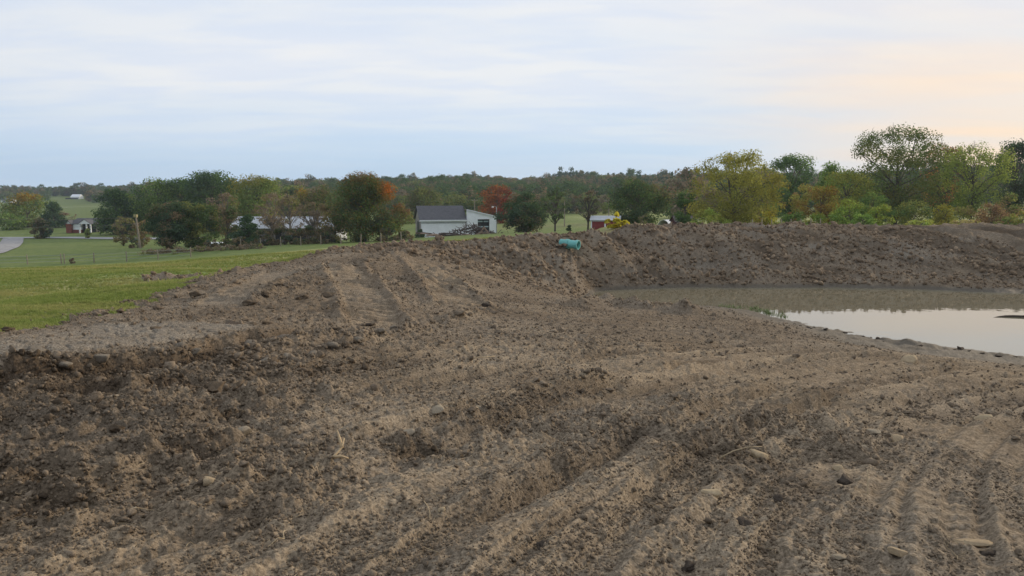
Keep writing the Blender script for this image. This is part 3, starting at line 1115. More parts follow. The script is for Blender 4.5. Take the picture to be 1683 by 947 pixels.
st_src = [source(straw_mesh(i), 'straw', M_STRAW) for i in range(5)]
PS, RS_, AS_ = sample_soil(3000, 2.6, 12, 0.7, rng)
PS[:, 2] += .012
scatter('straw_bits', PS, rng.normal(0, 1, (len(PS), 3)) * [.2, .3, 3], .042 * np.exp(rng.normal(0, .45, len(PS))), rng.integers(0, 5, len(PS)), st_src,
        'dry straw stalks and root hairs lying in the soil', 'straw')

# clods large enough to be picked out, each its own object
CLOD_MESH = [lump_mesh('dirt_clod', 500 + i, .62, 9, .55, hi=(i < 8), stretch=1.2) for i in range(12)]
for me_ in CLOD_MESH:
    me_.materials.append(M_CLOD)
DARK_MESH = [lump_mesh('dark_clod', 540 + i, .5, 6, .5, hi=True, stretch=1.5) for i in range(6)]
for me_ in DARK_MESH:
    me_.materials.append(M_DARKCLOD)
MOIST_MESH = [lump_mesh('dirt_clod', 580 + i, .62, 6, .55, hi=True, stretch=1.25) for i in range(8)]
for me_ in MOIST_MESH:
    me_.materials.append(lump_material('moist_clod_soil', ((.115, .087, .060), (.25, .19, .13), (.08, .06, .043))) if me_ is MOIST_MESH[0] else MOIST_MESH[0].materials[0])
GREY_MESH = [lump_mesh('clay_lump', 560 + i, .55, 5, .14) for i in range(5)]
for me_ in GREY_MESH:
    me_.materials.append(M_GREYCLOD)


def put_lump(name, me_, x, y, s, label, cat, group=None, sink=.3, rz=None, tilt=.25):
    o = link(name, me_)
    o.scale = (s, s, s)
    o.location = (x, y, gz1(x, y) + s * (.5 - sink))
    o.rotation_euler = (random.uniform(-tilt, tilt), random.uniform(-tilt, tilt), random.uniform(0, 6.28) if rz is None else rz)
    return tag(o, label, cat, group)


random.seed(5)
PC, RC, AC = sample_soil(1500, 3.0, 17, .55, rng, .66, .85)
zone = [('lying in the dark torn ground on the left', lambda x, y: x < -1.2 - .12 * y),
        ('lying on the rutted ground in the right foreground', lambda x, y: x > .25 * y),
        ('lying between the two deep ruts and the left foreground', lambda x, y: True)]
cnt = 0
for k in range(len(PC)):
    if cnt >= 230:
        break
    x, y, z = PC[k]
    s = y * random.uniform(.0045, .0095) * (1 + .6 * RC[k]) * (.85 if x < -1.2 - .12 * y else .75)
    for zn, fn in zone:
        if fn(x, y):
            break
    put_lump('dirt_clod', random.choice(MOIST_MESH if zn.startswith('lying in the dark') else CLOD_MESH), x, y, s, 'rough brown dirt clod ' + zn, 'dirt clod', 'brown clods ' + zn)
    cnt += 1
# single dark clods
for px_, py_, w_, lab in ((377, 540 + 2, 22, 'blackish clod on the far edge of the grey clay shelf'), (605, 541, 14, 'small black clod below the cleated crawler track'),
                          (1221, 878, 26, 'round black wet clod in the right foreground'), (1390, 805, 34, 'wide flat black clod among the stones on the right'),
                          (1622, 916, 26, 'black clod touching the long flat pale stone'), (1128, 940, 26, 'black clod at the bottom edge right of the middle'),
                          (800, 508, 18, 'dark slab-like clod where the crawler track meets the rutted field'), (488, 555, 26, 'dark clod at the end of the clay ledge'),
                          (1280, 838, 20, 'small flat black clod beside the pale rubble'), (895, 940 - 20, 30, 'black damp clod in the lower middle')):
    x, y = gp(px_, py_)
    put_lump('dark_clod', random.choice(DARK_MESH), x, y, w_ / FPX * math.hypot(x, y) * .5, lab, 'dirt clod')
# stones, each told apart by its look and place
STN = [lump_mesh('stone', 600 + i, .52 + .05 * (i % 3), 7, .07, hi=True, stretch=1.25, smooth=False) for i in range(6)]
for me_ in STN:
    me_.materials.append(M_STONE)
TSTN = [me_.copy() for me_ in STN]
for me_ in TSTN:
    me_.materials.clear()
    me_.materials.append(M_TANSTONE)
for i, (px_, py_, w_, kind_, lab) in enumerate((
        (837, 662, 28, 't', 'pale rounded stone on the crest above the first deep rut'),
        (673, 736, 32, 's', 'grey flat stone at the left end of the first deep rut'),
        (720, 703, 36, 's', 'brownish flat stone above the grey flat stone in the rut'),
        (786, 688, 24, 's', 'small grey stone on the shoulder of the first rut'),
        (780, 706, 16, 't', 'small tan stone in the first deep rut'),
        (220, 862, 24, 's', 'round pale stone in the dark soil at lower left'),
        (347, 826, 44, 't', 'large cracked tan stone at lower left'),
        (188, 676, 34, 's', 'grey angular stone half buried in the torn ground'),
        (727, 870, 20, 't', 'round tan stone beside the second rut'),
        (618, 810, 10, 't', 'small tan pebble left of the second rut'),
        (630, 692, 14, 't', 'small orange-tan stone left of the first rut'),
        (400, 735, 34, 's', 'flat grey stone beside the large clods'),
        (1245, 766, 42, 't', 'long flat tan stone in the middle of the right half'),
        (1170, 836, 42, 't', 'tan blocky stone in the rubble right of the middle'),
        (1378, 780, 22, 't', 'rounded tan stone below the rubble heap'),
        (1368, 718, 18, 't', 'small tan stone at the top of the rubble heap'),
        (1432, 726, 30, 's', 'pale grey stone in the rubble heap'),
        (1475, 728, 36, 't', 'wide tan stone at the right end of the rubble heap'),
        (1415, 745, 26, 's', 'brown-grey stone in the front of the rubble heap'),
        (1340, 838, 16, 't', 'tiny bright stone beside the flat black clod'),
        (1620, 698, 34, 't', 'flat pale stone lying at the far right'),
        (1472, 932, 42, 't', 'pale broken stone at the bottom right edge'),
        (1376, 930, 34, 's', 'grey stone at the bottom edge right of the middle'),
        (1495, 606, 40, 't', 'flat tan slab on the brow above the pond'),
        (505, 600, 22, 's', 'pale grey broken slab below the clay shelf'),
        (488, 608, 18, 's', 'small grey slab left of the pale broken slab'),
        (1210, 455, 10, 's', 'whitish stone on the far bank'),
        (870, 466, 10, 's', 'pale stone on the slope left of the pond'))):
    x, y = gp(px_, py_)
    put_lump('stone', (TSTN if kind_ == 't' else STN)[i % 6], x, y, w_ / FPX * math.hypot(x, y) * .38, lab, 'stone', sink=.26, rz=random.uniform(-.5, .5), tilt=.15)
# dried grey clay lumps of the shelf edge
PQ = [(60, 612), (110, 622), (170, 612), (255, 600), (290, 592), (330, 590), (380, 582), (420, 573), (460, 566), (470, 590), (440, 602), (520, 590), (545, 580), (580, 572), (620, 560), (655, 548)]
for px_, py_ in PQ:
    x, y = gp(px_ + random.uniform(-8, 8), py_ + random.uniform(-3, 3))
    put_lump('clay_lump', random.choice(GREY_MESH), x, y, random.uniform(.07, .13), 'grey dried clay lump along the broken edge of the clay shelf', 'clay lump', 'clay lumps along the shelf edge')
# clumps along the water's edge
for k in range(30):
    px_ = 1285 + 410 * random.random() ** .9
    py_ = np.interp(px_, [1262, 1330, 1395, 1500, 1600, 1700], [528, 541, 552, 570, 582, 596]) + random.uniform(-2.5, 1.5)
    x, y = gp(px_, py_)
    put_lump('mud_lump', random.choice(DARK_MESH), x, y, random.choice((2, 2.5, 3, 3, 4, 6)) / FPX * y, 'dark wet mud lump on the near rim of the pond', 'mud lump', 'mud lumps along the near rim of the pond', sink=.45)


# pale root and twigs
def root_thing(px_, py_, pts, rad, lab, mat=M_ROOT, name='root'):
    x, y = gp(px_, py_)
    mb = MB()
    for br in pts:
        mb.tube(np.array(br), np.linspace(rad, rad * .35, len(br)), 6)
    o = mb.build(name, mat, None, True)
    o.location = (x, y, gz1(x, y))
    return tag(o, lab, 'root')


root_thing(545, 805, [[(-.11, 0, .015), (-.05, .03, .03), (0, .06, .06), (.04, .12, .10), (.05, .15, .15)], [(0, .06, .06), (.05, .05, .07), (.09, .07, .05)], [(.04, .12, .10), (.02, .16, .14), (.0, .18, .19)]], .013,
           'bleached forked root sticking out of the soil left of the middle')
root_thing(1215, 775, [[(-.16, -.06, .01), (-.05, 0, .04), (.06, .05, .05), (.20, .13, .03)]], .006, 'thin dry twig lying across the rubble right of the middle', M_STRAW, 'twig')
root_thing(1425, 820, [[(-.02, -.05, .0), (0, 0, .04), (.02, .05, .10), (.03, .08, .13)]], .006, 'short twig standing up beside the flat black clod', M_STRAW, 'twig')
root_thing(1030, 697, [[(-.08, -.06, .0), (0, 0, .05), (.05, .08, .08)]], .007, 'thin stalk on the berm between the two deep ruts', M_STRAW, 'twig')
root_thing(775, 602, [[(-.3, -.15, .0), (0, 0, .05), (.3, .2, .03)]], .012, 'pale stalk lying in the rutted ground in the middle', M_STRAW, 'twig')
fl = lump_mesh('stone', 690, .22, 8, .10, hi=True, stretch=2.1)
fl.materials.append(M_TANSTONE)
x, y = gp(1594, 901)
put_lump('stone', fl, x, y, .055, 'long flat pale stone in the bottom right corner', 'stone', sink=.42, rz=-.2, tilt=.06)

# ------------------------------------------------------------------ meadow grass, waterside sprouts
M_GRASS, N_ = nodes_of('grass_blade')
rnd_ = N_.node('ShaderNodeObjectInfo').outputs['Random']
pw_ = N_.node('ShaderNodeNewGeometry').outputs['Position']
gn_ = N_.noise(pw_, .35, 4, .6)
gc_ = N_.mix(rnd_, (.165, .220, .050), (.300, .345, .105))
gm_ = N_.node('ShaderNodeMapping')
N_.put(gm_.inputs['Vector'], pw_)
gm_.inputs['Rotation'].default_value = (0, 0, math.radians(-8))
gm_.inputs['Scale'].default_value = (.14, .9, 1)
gw_ = N_.noise(gm_.outputs[0], .7, 5, .65)
gc_ = N_.mix(N_.ss(gn_, .46, .7, 0, .45), gc_, (.44, .39, .16))
gc_ = N_.mix(N_.ss(gw_, .47, .66, 0, .55), gc_, (.50, .43, .19))
d_ = N_.node('ShaderNodeBsdfDiffuse', Color=gc_)
tr_ = N_.node('ShaderNodeBsdfTranslucent', Color=gc_)
mx_ = N_.node('ShaderNodeMixShader', i0=.3)
N_.t.links.new(d_.outputs[0], mx_.inputs[1])
N_.t.links.new(tr_.outputs[0], mx_.inputs[2])
finish(M_GRASS, N_, mx_)


def tuft_mesh(seed, nb=16, spread=.5, h=1.0):
    r = np.random.default_rng(seed)
    V, F = [], []
    for b in range(nb):
        a = r.uniform(0, 6.28)
        x0, y0 = r.normal(0, spread * .5, 2)
        lean = r.uniform(.1, .7)
        hh = h * r.uniform(.5, 1.1)
        w = .045
        dx_, dy_ = math.cos(a), math.sin(a)
        nx, ny = -dy_ * w, dx_ * w
        k = len(V)
        V += [(x0 - nx, y0 - ny, 0), (x0 + nx, y0 + ny, 0), (x0 + dx_ * lean * .4 * hh + nx * .8, y0 + dy_ * lean * .4 * hh + ny * .8, hh * .6),
              (x0 + dx_ * lean * .4 * hh - nx * .8, y0 + dy_ * lean * .4 * hh - ny * .8, hh * .6), (x0 + dx_ * lean * hh, y0 + dy_ * lean * hh, hh * .95)]
        F += [(k, k + 1, k + 2, k + 3), (k + 3, k + 2, k + 4)]
    return mesh_from('tuft', np.array(V), F)


tuft_src = [source(tuft_mesh(40 + i), 'tuft', M_GRASS) for i in range(5)]
n = 130000
r_ = np.exp(rng.uniform(math.log(9.5), math.log(60), n))
t_ = rng.uniform(-.74, -.02, n)
gx_, gy_ = r_ * np.sin(t_), r_ * np.cos(t_)
wob_ = (.55 * fbm(gx_ * .9, gy_ * .9, 301, 4) + .35 * fbm(gx_ * 4.5, gy_ * 4.5, 302, 3)) * sstep(r_, 5, 14)
kp = ~inside(gx_ + wob_, gy_ + wob_, EDGE_C)
ii = np.clip(np.searchsorted(_rows, np.log(r_)), 0, len(_rows) - 1)
jj = np.clip(np.round((t_ + .8) / 1.6 * 999).astype(int), 0, 999)
kp &= (~G_INS[ii, jj]) | (r_ > 49)
gx_, gy_ = gx_[kp], gy_[kp]
gs_ = rng.uniform(.05, .10, len(gx_)) * (.85 + np.hypot(gx_, gy_) / 90) * (1 + .5 * fbm(gx_ * .4, gy_ * .8, 77, 3))
scatter('meadow_grass', np.stack([gx_, gy_, gz(gx_, gy_) - .005], -1), rng.uniform(-.15, .15, (len(gx_), 3)) + np.stack([0 * gx_, 0 * gx_, rng.uniform(0, 6.28, len(gx_))], -1), gs_, rng.integers(0, 5, len(gx_)), tuft_src,
        'short mown green and straw-coloured grass of the meadow', 'grass')
# thin dry grass along the back of the dam
n = 9000
gx_ = rng.uniform(-9, 6, n)
gy_ = rng.uniform(25, 60, n)
kp = ~inside(gx_, gy_, EDGE_C)
gx_, gy_ = gx_[kp], gy_[kp]
# sprouting plants at the shallow end of the pond
M_SPROUT = plain('sprout_green', (.16, .21, .07), .8, .3)
sp_src = [source(tuft_mesh(90 + i, 9, .6, 1.0), 'sprout', M_SPROUT) for i in range(3)]
SP = []
for k in range(90):
    px_ = random.uniform(1180, 1295)
    py_ = np.interp(px_, [1180, 1240, 1285], [510, 515, 525]) - random.uniform(1, 9)
    p = atz(px_, py_, -.02)
    SP.append((p[0], p[1], -.04))
scatter('waterside_sprouts', SP, rng.uniform(0, 6.28, (90, 3)) * [0, 0, 1], rng.uniform(.09, .2, 90), rng.integers(0, 3, 90), sp_src,
        'sparse green sprouts standing in the shallow end of the pond', 'sprouts')

# ------------------------------------------------------------------ drain pipe
M_PIPE = plain('teal_plastic', (.125, .385, .355), .42, .12, 2.0)
M_PIPEIN = plain('pipe_bore_shade', (.06, .20, .185), .6, .1)  # the pipe's teal darkened to paint the shade inside the hollow end


def pipe():
    gx0, gy0 = gp(927, 412)
    z0_ = gz1(gx0, gy0)
    root = empty('drain_pipe', (gx0, gy0, z0_))
    tag(root, 'teal green plastic drain pipe sticking out of the bank', 'pipe')
    R, r = .172, .150
    # axis runs mostly sideways to the right, a little towards the viewer and slightly down
    ax = np.array([.86, -.50, -.06])
    ax /= np.linalg.norm(ax)
    u = np.cross(ax, [0, 0, 1.0])
    u /= np.linalg.norm(u)
    w = np.cross(u, ax)

    def ring(name, stations, mat, parent):
        V, F = [], []
        n = 28
        for s, rad in stations:
            for k in range(n):
                a = 2 * math.pi * k / n
                V.append(ax * s + (math.cos(a) * u + math.sin(a) * w) * rad + np.array([0, 0, .13]))
        for i in range(len(stations) - 1):
            for k in range(n):
                F.append((i * n + k, i * n + (k + 1) % n, (i + 1) * n + (k + 1) % n, (i + 1) * n + k))
        return link(name, mesh_from(name, np.array(V), F, False), mat, parent)
    ring('barrel', [(-.16, R), (.52, R)], M_PIPE, root)
    ring('bell_rim', [(.52, R), (.54, R + .022), (.66, R + .024), (.66, r + .008), (.56, r)], M_PIPE, root)
    ring('bore', [(.56, r), (-.15, r), (-.15, .001)], M_PIPEIN, root)
    ring('coupling_collar', [(.10, R + .004), (.10, R + .028), (.22, R + .028), (.22, R + .004)], M_PIPE, root)


pipe()
for px_, py_, w_ in ((922, 404, 16), (924, 411, 14), (929, 417, 12), (918, 409, 12), (926, 399, 12)):
    x, y = gp(px_, py_)
    put_lump('dirt_clod', random.choice(CLOD_MESH), x, y, w_ / FPX * y * .6, 'brown clod heaped where the teal pipe leaves the bank', 'dirt clod', 'clods heaped round the pipe', sink=.2)

# drifted stick and mud spit in the water on the right
mb = MB()
p0 = atz(1632, 522, 0.0)
p1 = atz(1760, 520, 0.0)
pts = [p0 + (p1 - p0) * t + np.array([0, .1 * math.sin(t * 9), -.01 + .02 * min(1, t * 4)]) for t in np.linspace(0, 1, 12)]
mb.tube(pts, [.01, .03, .045, .05, .05, .06, .06, .05, .07, .06, .05, .03], 7)
tag(mb.build('drift_log', M_DARKCLOD, None, True), 'dark log lying half sunk in the pond at the right edge', 'log')
# ------------------------------------------------------------------ trees
M_LEAF, N_ = nodes_of('foliage')
lc_ = N_.node('ShaderNodeAttribute', {'attribute_name': 'leafcol'}).outputs['Color']
d_ = N_.node('ShaderNodeBsdfDiffuse', Color=lc_)
tr_ = N_.node('ShaderNodeBsdfTranslucent', Color=lc_)
mx_ = N_.node('ShaderNodeMixShader', i0=.42)
N_.t.links.new(d_.outputs[0], mx_.inputs[1])
N_.t.links.new(tr_.outputs[0], mx_.inputs[2])
finish(M_LEAF, N_, mx_)
M_BARK = plain('bark', (.085, .072, .058), .95, .3, 4, bump=.5, bscale=12)
M_GREYBARK = plain('grey_bark', (.150, .132, .110), .95, .25, 4, bump=.5, bscale=12)

G_DARK = (0.079, 0.127, 0.049)
G_MID = (0.126, 0.203, 0.059)
G_LITE = (0.213, 0.293, 0.077)
G_OLIVE = (0.231, 0.235, 0.071)
G_YEL = (.30, .235, .035)
G_GOLD = (.36, .215, .03)
ORANGE = (.42, .13, .025)
RED = (.21, .045, .030)
RUST = (0.307, 0.144, 0.067)
BROWN = (0.235, 0.169, 0.102)
TAUPE = (0.265, 0.214, 0.155)
BLUEG = (0.065, 0.110, 0.065)


def crown_centres(r, n, shape):
    """clump centres in a unit crown: x, y in -1..1, z in 0..1 (bottom to top)"""
    P = r.normal(size=(n, 3))
    P /= np.linalg.norm(P, axis=1)[:, None]
    lob = 1 + .22 * np.sin(P[:, 0] * 4.1 + r.uniform(0, 6)) * np.sin(P[:, 1] * 3.7 + r.uniform(0, 6)) + .22 * np.sin(P[:, 2] * 5.3 + P[:, 0] * 3 + r.uniform(0, 6))
    zf = np.clip(r.random(n), .02, .98)
    prof = (1 - np.abs(2 * zf - 1) ** 2.5) ** .5
    an = r.uniform(0, 6.283, n)
    rad = prof * r.random(n) ** .36 * np.clip(lob, .72, 1.15)
    P = np.stack([np.cos(an) * rad, np.sin(an) * rad, 2 * zf - 1], -1)
    z = zf
    xy = P[:, :2].copy()
    if shape == 'cone':
        z = r.random(n) ** 1.25
        a = r.uniform(0, 6.28, n)
        rad = (1 - z) ** .8 * r.random(n) ** .45 + .04
        xy = np.stack([np.cos(a) * rad, np.sin(a) * rad], -1)
    elif shape == 'vase':
        xy *= (.55 + .75 * np.clip(z, 0, 1) ** .8)[:, None]
    elif shape == 'shrub':
        z = zf ** 1.3 * .95
        xy *= np.sqrt(np.clip(1.05 - z * z, .05, 1))[:, None] / np.maximum(prof, .3)[:, None]
    elif shape == 'egg':
        xy *= (1.12 - .35 * np.clip(z, 0, 1))[:, None]
    return np.concatenate([xy, np.clip(z, 0, 1.08)[:, None]], 1)


def make_tree(seed, H, Wd, Y, shape='round', cb=.18, lai=4.5, pal=None, special=None, clumps=None, sparse=0.0, bark=None, leaf=None, trunk_r=None, twigs=0, flat=.7, stems=1, droop=0.0, cl_r=None):
    """-> trunk mesh, crown mesh of one tree of height H and width Wd"""
    r = np.random.default_rng(seed)
    pal = pal or [G_DARK, G_MID]
    L = leaf or max(.15, Y / FPX * 3.1)
    cbz = H * cb
    ch = H - cbz
    ncl = clumps or int(np.clip(Wd * ch * 1.1, 26, 150))
    C = crown_centres(r, ncl, shape)
    C = C * np.array([Wd / 2 * .95, Wd / 2 * .95, ch * .95]) + np.array([0, 0, cbz + ch * .02])
    area = math.pi * Wd / 2 * ch / 2 * (.6 if shape == 'cone' else 1)
    nl = int(np.clip(lai * area / (L * L * .33), 400, 22000))
    crad = (cl_r or .17) * math.sqrt(Wd * ch) * r.uniform(.65, 1.25, ncl)
    if sparse:
        crad *= .8
    wgt = crad ** 2
    own = r.choice(ncl, nl, p=wgt / wgt.sum())
    off = r.normal(size=(nl, 3))
    off /= np.linalg.norm(off, axis=1)[:, None]
    off *= (r.random(nl) ** .45)[:, None] * crad[own][:, None] * np.array([1, 1, flat])
    Pl = C[own] + off
    if droop:
        Pl[:, 2] -= droop * (np.hypot(off[:, 0], off[:, 1]))
    Pl[:, 2] = np.maximum(Pl[:, 2], .05 + cbz * .3)
    # leaf blades: rhombs facing roughly outwards and up
    nrm = off / (np.linalg.norm(off, axis=1)[:, None] + 1e-6) + np.array([0, 0, .5]) + r.normal(0, .55, (nl, 3))
    nrm /= np.linalg.norm(nrm, axis=1)[:, None]
    t1 = np.cross(nrm, r.normal(size=(nl, 3)))
    t1 /= np.linalg.norm(t1, axis=1)[:, None] + 1e-9
    t2 = np.cross(nrm, t1)
    sz = L * r.uniform(.55, 1.15, nl)[:, None]
    V = np.stack([Pl - t1 * sz * .55, Pl + t2 * sz * .36 + nrm * sz * .08, Pl + t1 * sz * .55, Pl - t2 * sz * .36 + nrm * sz * .08], 1).reshape(-1, 3)
    F = np.arange(nl * 4).reshape(-1, 4)
    # colours: each clump leans to one colour of the palette, each leaf strays a little
    pa = np.array(pal)
    cc = r.random(ncl) * (len(pa) - 1)
    v = np.clip(cc[own] + r.normal(0, .32, nl), 0, len(pa) - 1.001)
    i0 = v.astype(int)
    fr = (v - i0)[:, None]
    col = pa[i0] * (1 - fr) + pa[np.minimum(i0 + 1, len(pa) - 1)] * fr
    col = col * r.uniform(.75, 1.3, nl)[:, None]
    if special is not None:
        u = np.stack([Pl[:, 0] / (Wd / 2), Pl[:, 1] / (Wd / 2), Pl[:, 2] / H], -1)
        for colr, wf in special:
            w = np.clip(wf(u) + r.normal(0, .16, nl), 0, 1)[:, None]
            col = col * (1 - w) + np.array(colr) * r.uniform(.7, 1.25, nl)[:, None] * w
    crown = mesh_from('crown', V, F)
    ca = crown.color_attributes.new('leafcol', 'FLOAT_COLOR', 'POINT')
    c4 = np.ones((nl, 4), np.float32)
    c4[:, :3] = np.clip(col, 0, 1)
    ca.data.foreach_set('color', np.repeat(c4, 4, 0).ravel())
    crown.materials.append(M_LEAF)
    # trunk and limbs
    tr = trunk_r or H * .019 + .04
    mb = MB()
    tops = []
    for s in range(stems):
        a = r.uniform(0, 6.28)
        lean = 0 if stems == 1 else r.uniform(.12, .3)
        topz = H * (.80 if shape != 'shrub' else .6)
        zs = np.linspace(-.25, topz, 9)
        wv = np.cumsum(r.normal(0, .02 * H / 6, (9, 2)), 0) * .5
        pts = np.stack([wv[:, 0] + math.cos(a) * lean * np.maximum(zs, 0), wv[:, 1] + math.sin(a) * lean * np.maximum(zs, 0), zs], -1)
        rad = tr / math.sqrt(stems) * (1 - .86 * np.clip(zs / topz, 0, 1)) * np.where(zs < .1, 1.35, 1)
        mb.tube(pts, rad, 7)
        tops.append(pts)
    nb = min(ncl, 26 if shape != 'cone' else 8)
    for k in r.choice(ncl, nb, replace=False):
        c = C[k]
        pts = tops[k % stems]
        zb = np.clip(c[2] * .55, cbz * .75, H * .6)
        j = int(np.argmin(np.abs(pts[:, 2] - zb)))
        s0 = pts[j]
        mid = s0 * .5 + c * .5 + np.array([0, 0, .04 * H]) + r.normal(0, .02 * H, 3)
        q = np.stack([s0, s0 * .6 + mid * .4, mid, mid * .4 + c * .6, c])
        mb.tube(q, tr / math.sqrt(stems) * np.array([.42, .34, .25, .16, .07]), 5, False)
        for _ in range(2 + int(sparse * 3)):
            k2 = int(np.argmin(np.linalg.norm(C - c, axis=1) + r.uniform(0, .2 * Wd, ncl)))
            mb.tube(np.stack([mid, (mid + C[k2]) / 2 + r.normal(0, .03 * H, 3), C[k2] + r.normal(0, .03 * H, 3)]), tr * np.array([.18, .1, .03]), 4, False)
    for _ in range(twigs):
        c = C[r.integers(ncl)]
        d = c - np.array([0, 0, cbz + ch * .35])
        d /= np.linalg.norm(d) + 1e-6
        d = d + np.array([0, 0, .8]) + r.normal(0, .25, 3)
        e = c + d * r.uniform(.02, .06) * H
        mb.tube(np.stack([c, (c + e) / 2 + r.normal(0, .015 * H, 3), e]), np.array([.035, .025, .010]) * max(1, Y / 110), 4, False)
    trunk = mesh_from('trunk', np.array(mb.v), mb.f, True)
    trunk.materials.append(bark or M_BARK)
    return trunk, crown


TREE_N = 0


def tree(px, ptop, Y, wpx, label, name='deciduous_tree', cat='tree', group=None, base=None, **kw):
    """a tree that stands at depth Y on the ground, its top and width as the photograph shows them"""
    global TREE_N
    TREE_N += 1
    p = at(px, ptop, Y)
    z0 = gz1(p[0], Y)
    H = max(.6, p[2] - z0)
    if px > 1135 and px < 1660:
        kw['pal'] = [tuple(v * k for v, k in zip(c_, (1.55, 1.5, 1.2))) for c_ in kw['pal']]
    elif px < 1132 and kw.get('lai', 4.5) > 2 and name != 'shrub':
        wpx *= 1.2 if px < 700 else 1.1
        kw['cb'] = kw.get('cb', .18) * .35
        kw['lai'] = kw.get('lai', 4.5) * 1.3
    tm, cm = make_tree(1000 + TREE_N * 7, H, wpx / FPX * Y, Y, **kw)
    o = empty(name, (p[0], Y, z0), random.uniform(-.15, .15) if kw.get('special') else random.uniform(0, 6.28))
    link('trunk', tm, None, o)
    link('crown', cm, None, o)
    return tag(o, label, cat, group)


LG = 'trees of the farmstead left of the barn'
RG = 'trees and bushes beyond the dam'
# --- far left, round the brick house
tree(42, 320, 262, 64, 'broad green tree with a yellow patch at its top, near the left edge', pal=[G_DARK, G_MID, G_LITE, G_OLIVE], special=[(G_GOLD, lambda u: np.clip(1.5 - 6 * ((u[:, 0]) ** 2 + (u[:, 2] - .93) ** 2 * 4), 0, .8))], cb=.08)
tree(14, 352, 245, 46, 'lower bushy green tree at the very left edge', pal=[G_MID, G_LITE], cb=.05)
tree(87, 331, 255, 40, 'dark pointed evergreen left of the brick house', 'evergreen_tree', shape='cone', pal=[BLUEG, G_DARK], cb=.03, lai=7)
tree(104, 350, 275, 34, 'brown leafless bush behind the brick house', 'shrub', 'bush', pal=[BROWN, TAUPE], lai=2.2, cb=.05)
tree(64, 360, 188, 31, 'small dark round tree beside the road near the driveway', pal=[G_DARK, BROWN, BLUEG], cb=.12, lai=6)
tree(143, 376, 187, 9, 'tiny yellow-green sapling at the roadside before the brick house', 'sapling', pal=[G_LITE, G_OLIVE], lai=3, cb=.1)
tree(188, 314, 205, 56, 'tall dense dark tree right of the brick house', pal=[BLUEG, G_DARK, G_MID], cb=.05, lai=6, shape='egg')
tree(206, 318, 215, 40, 'olive-topped tree behind the tall dense dark tree', pal=[G_DARK, G_MID, G_OLIVE], cb=.08)
tree(200, 356, 148, 34, 'thin brown and olive tree left of the leaning pole', pal=[BROWN, G_OLIVE, TAUPE], lai=2.4, sparse=.5, cb=.2)
tree(231, 362, 150, 30, 'straggly yellowish tree touching the leaning pole', pal=[G_OLIVE, BROWN, G_YEL], lai=2.2, sparse=.5, cb=.15)
tree(255, 297, 210, 66, 'leafy mid-green tree with a light top left of the tallest one', pal=[G_DARK, G_MID, G_LITE], cb=.1)
tree(296, 295, 215, 56, 'bluish green tree between two taller trees on the left', pal=[BLUEG, G_MID, G_MID], cb=.1)
tree(346, 283, 210, 78, 'tallest dark green tree of the left group', pal=[BLUEG, G_DARK, G_MID], cb=.08, lai=5.5)
tree(419, 290, 205, 74, 'tall tree with yellow-green top left of the maple', pal=[G_MID, G_LITE, G_OLIVE], special=[(G_YEL, lambda u: np.clip((u[:, 2] - .72) * 2.6 - u[:, 0] * .4, 0, .7))], cb=.08)
tree(274, 333, 122, 62, 'dark round brownish-green tree with short trunk near the leaning pole', pal=[G_DARK, BLUEG, G_DARK, BROWN], cb=.12, lai=6)
tree(323, 332, 124, 58, 'olive and dark round tree beside the dark brownish one', pal=[G_DARK, G_OLIVE, G_DARK, G_DARK], cb=.12, lai=5.5)
tree(368, 318, 128, 56, 'thinly leaved brown tree with visible branches on the left', pal=[TAUPE, BROWN, G_OLIVE], lai=1.7, sparse=.7, cb=.22, twigs=25, bark=M_GREYBARK)
tree(407, 352, 112, 62, 'dark sweeping evergreen in front of the long shed', 'evergreen_tree', shape='cone', pal=[G_DARK, BLUEG], cb=.12, lai=5.5, droop=.35, flat=.35)
tree(448, 318, 136, 66, 'taupe half-bare tree above the left part of the long shed', pal=[TAUPE, BROWN, G_OLIVE], lai=1.8, sparse=.7, cb=.35, twigs=25, bark=M_GREYBARK)
tree(445, 345, 113, 46, 'bare twiggy tree before the long shed', pal=[TAUPE, BROWN], lai=.5, sparse=1, cb=.3, twigs=50, bark=M_GREYBARK)
tree(492, 310, 150, 40, 'slim olive tree with an orange tip behind the long shed', pal=[G_OLIVE, BROWN, G_MID], special=[(G_GOLD, lambda u: np.clip((u[:, 2] - .78) * 3.5, 0, .7))], lai=2.6, cb=.1)
tree(531, 306, 150, 58, 'olive tree just left of the red-topped maple', pal=[G_OLIVE, G_DARK, BROWN], lai=3, cb=.15, twigs=10)
tree(512, 345, 112, 60, 'bare branching tree just left of the maple', pal=[BROWN, TAUPE], lai=.6, sparse=1, cb=.2, twigs=60, bark=M_GREYBARK)
for px_, t_, w_, Y_, nm in ((392, 388, 30, 108, 'left of the sweeping evergreen'), (430, 378, 40, 107, 'right of the sweeping evergreen'), (466, 372, 48, 109, 'under the bare twiggy tree'), (505, 370, 54, 108, 'left of the maple'), (545, 372, 46, 107, 'at the foot of the maple'),
                            (635, 374, 40, 107, 'at the right foot of the maple'), (665, 380, 30, 106, 'right of the maple'), (345, 392, 30, 110, 'beside the white trailer'), (225, 392, 30, 135, 'at the foot of the leaning pole')):
    tree(px_, t_, Y_, w_, 'low dark thicket bush ' + nm, 'shrub', 'bush', shape='shrub', pal=[G_DARK, BROWN, BLUEG], lai=5, cb=.02, stems=3)
tree(475, 322, 118, 50, 'thin brown tree in front of the middle of the long shed', pal=[BROWN, TAUPE, G_OLIVE], lai=1.5, sparse=.7, cb=.15, twigs=25, bark=M_GREYBARK)
tree(520, 330, 116, 44, 'grey-brown scrubby tree in front of the right part of the long shed', pal=[TAUPE, BROWN, G_DARK], lai=1.6, sparse=.7, cb=.12, twigs=25, bark=M_GREYBARK)
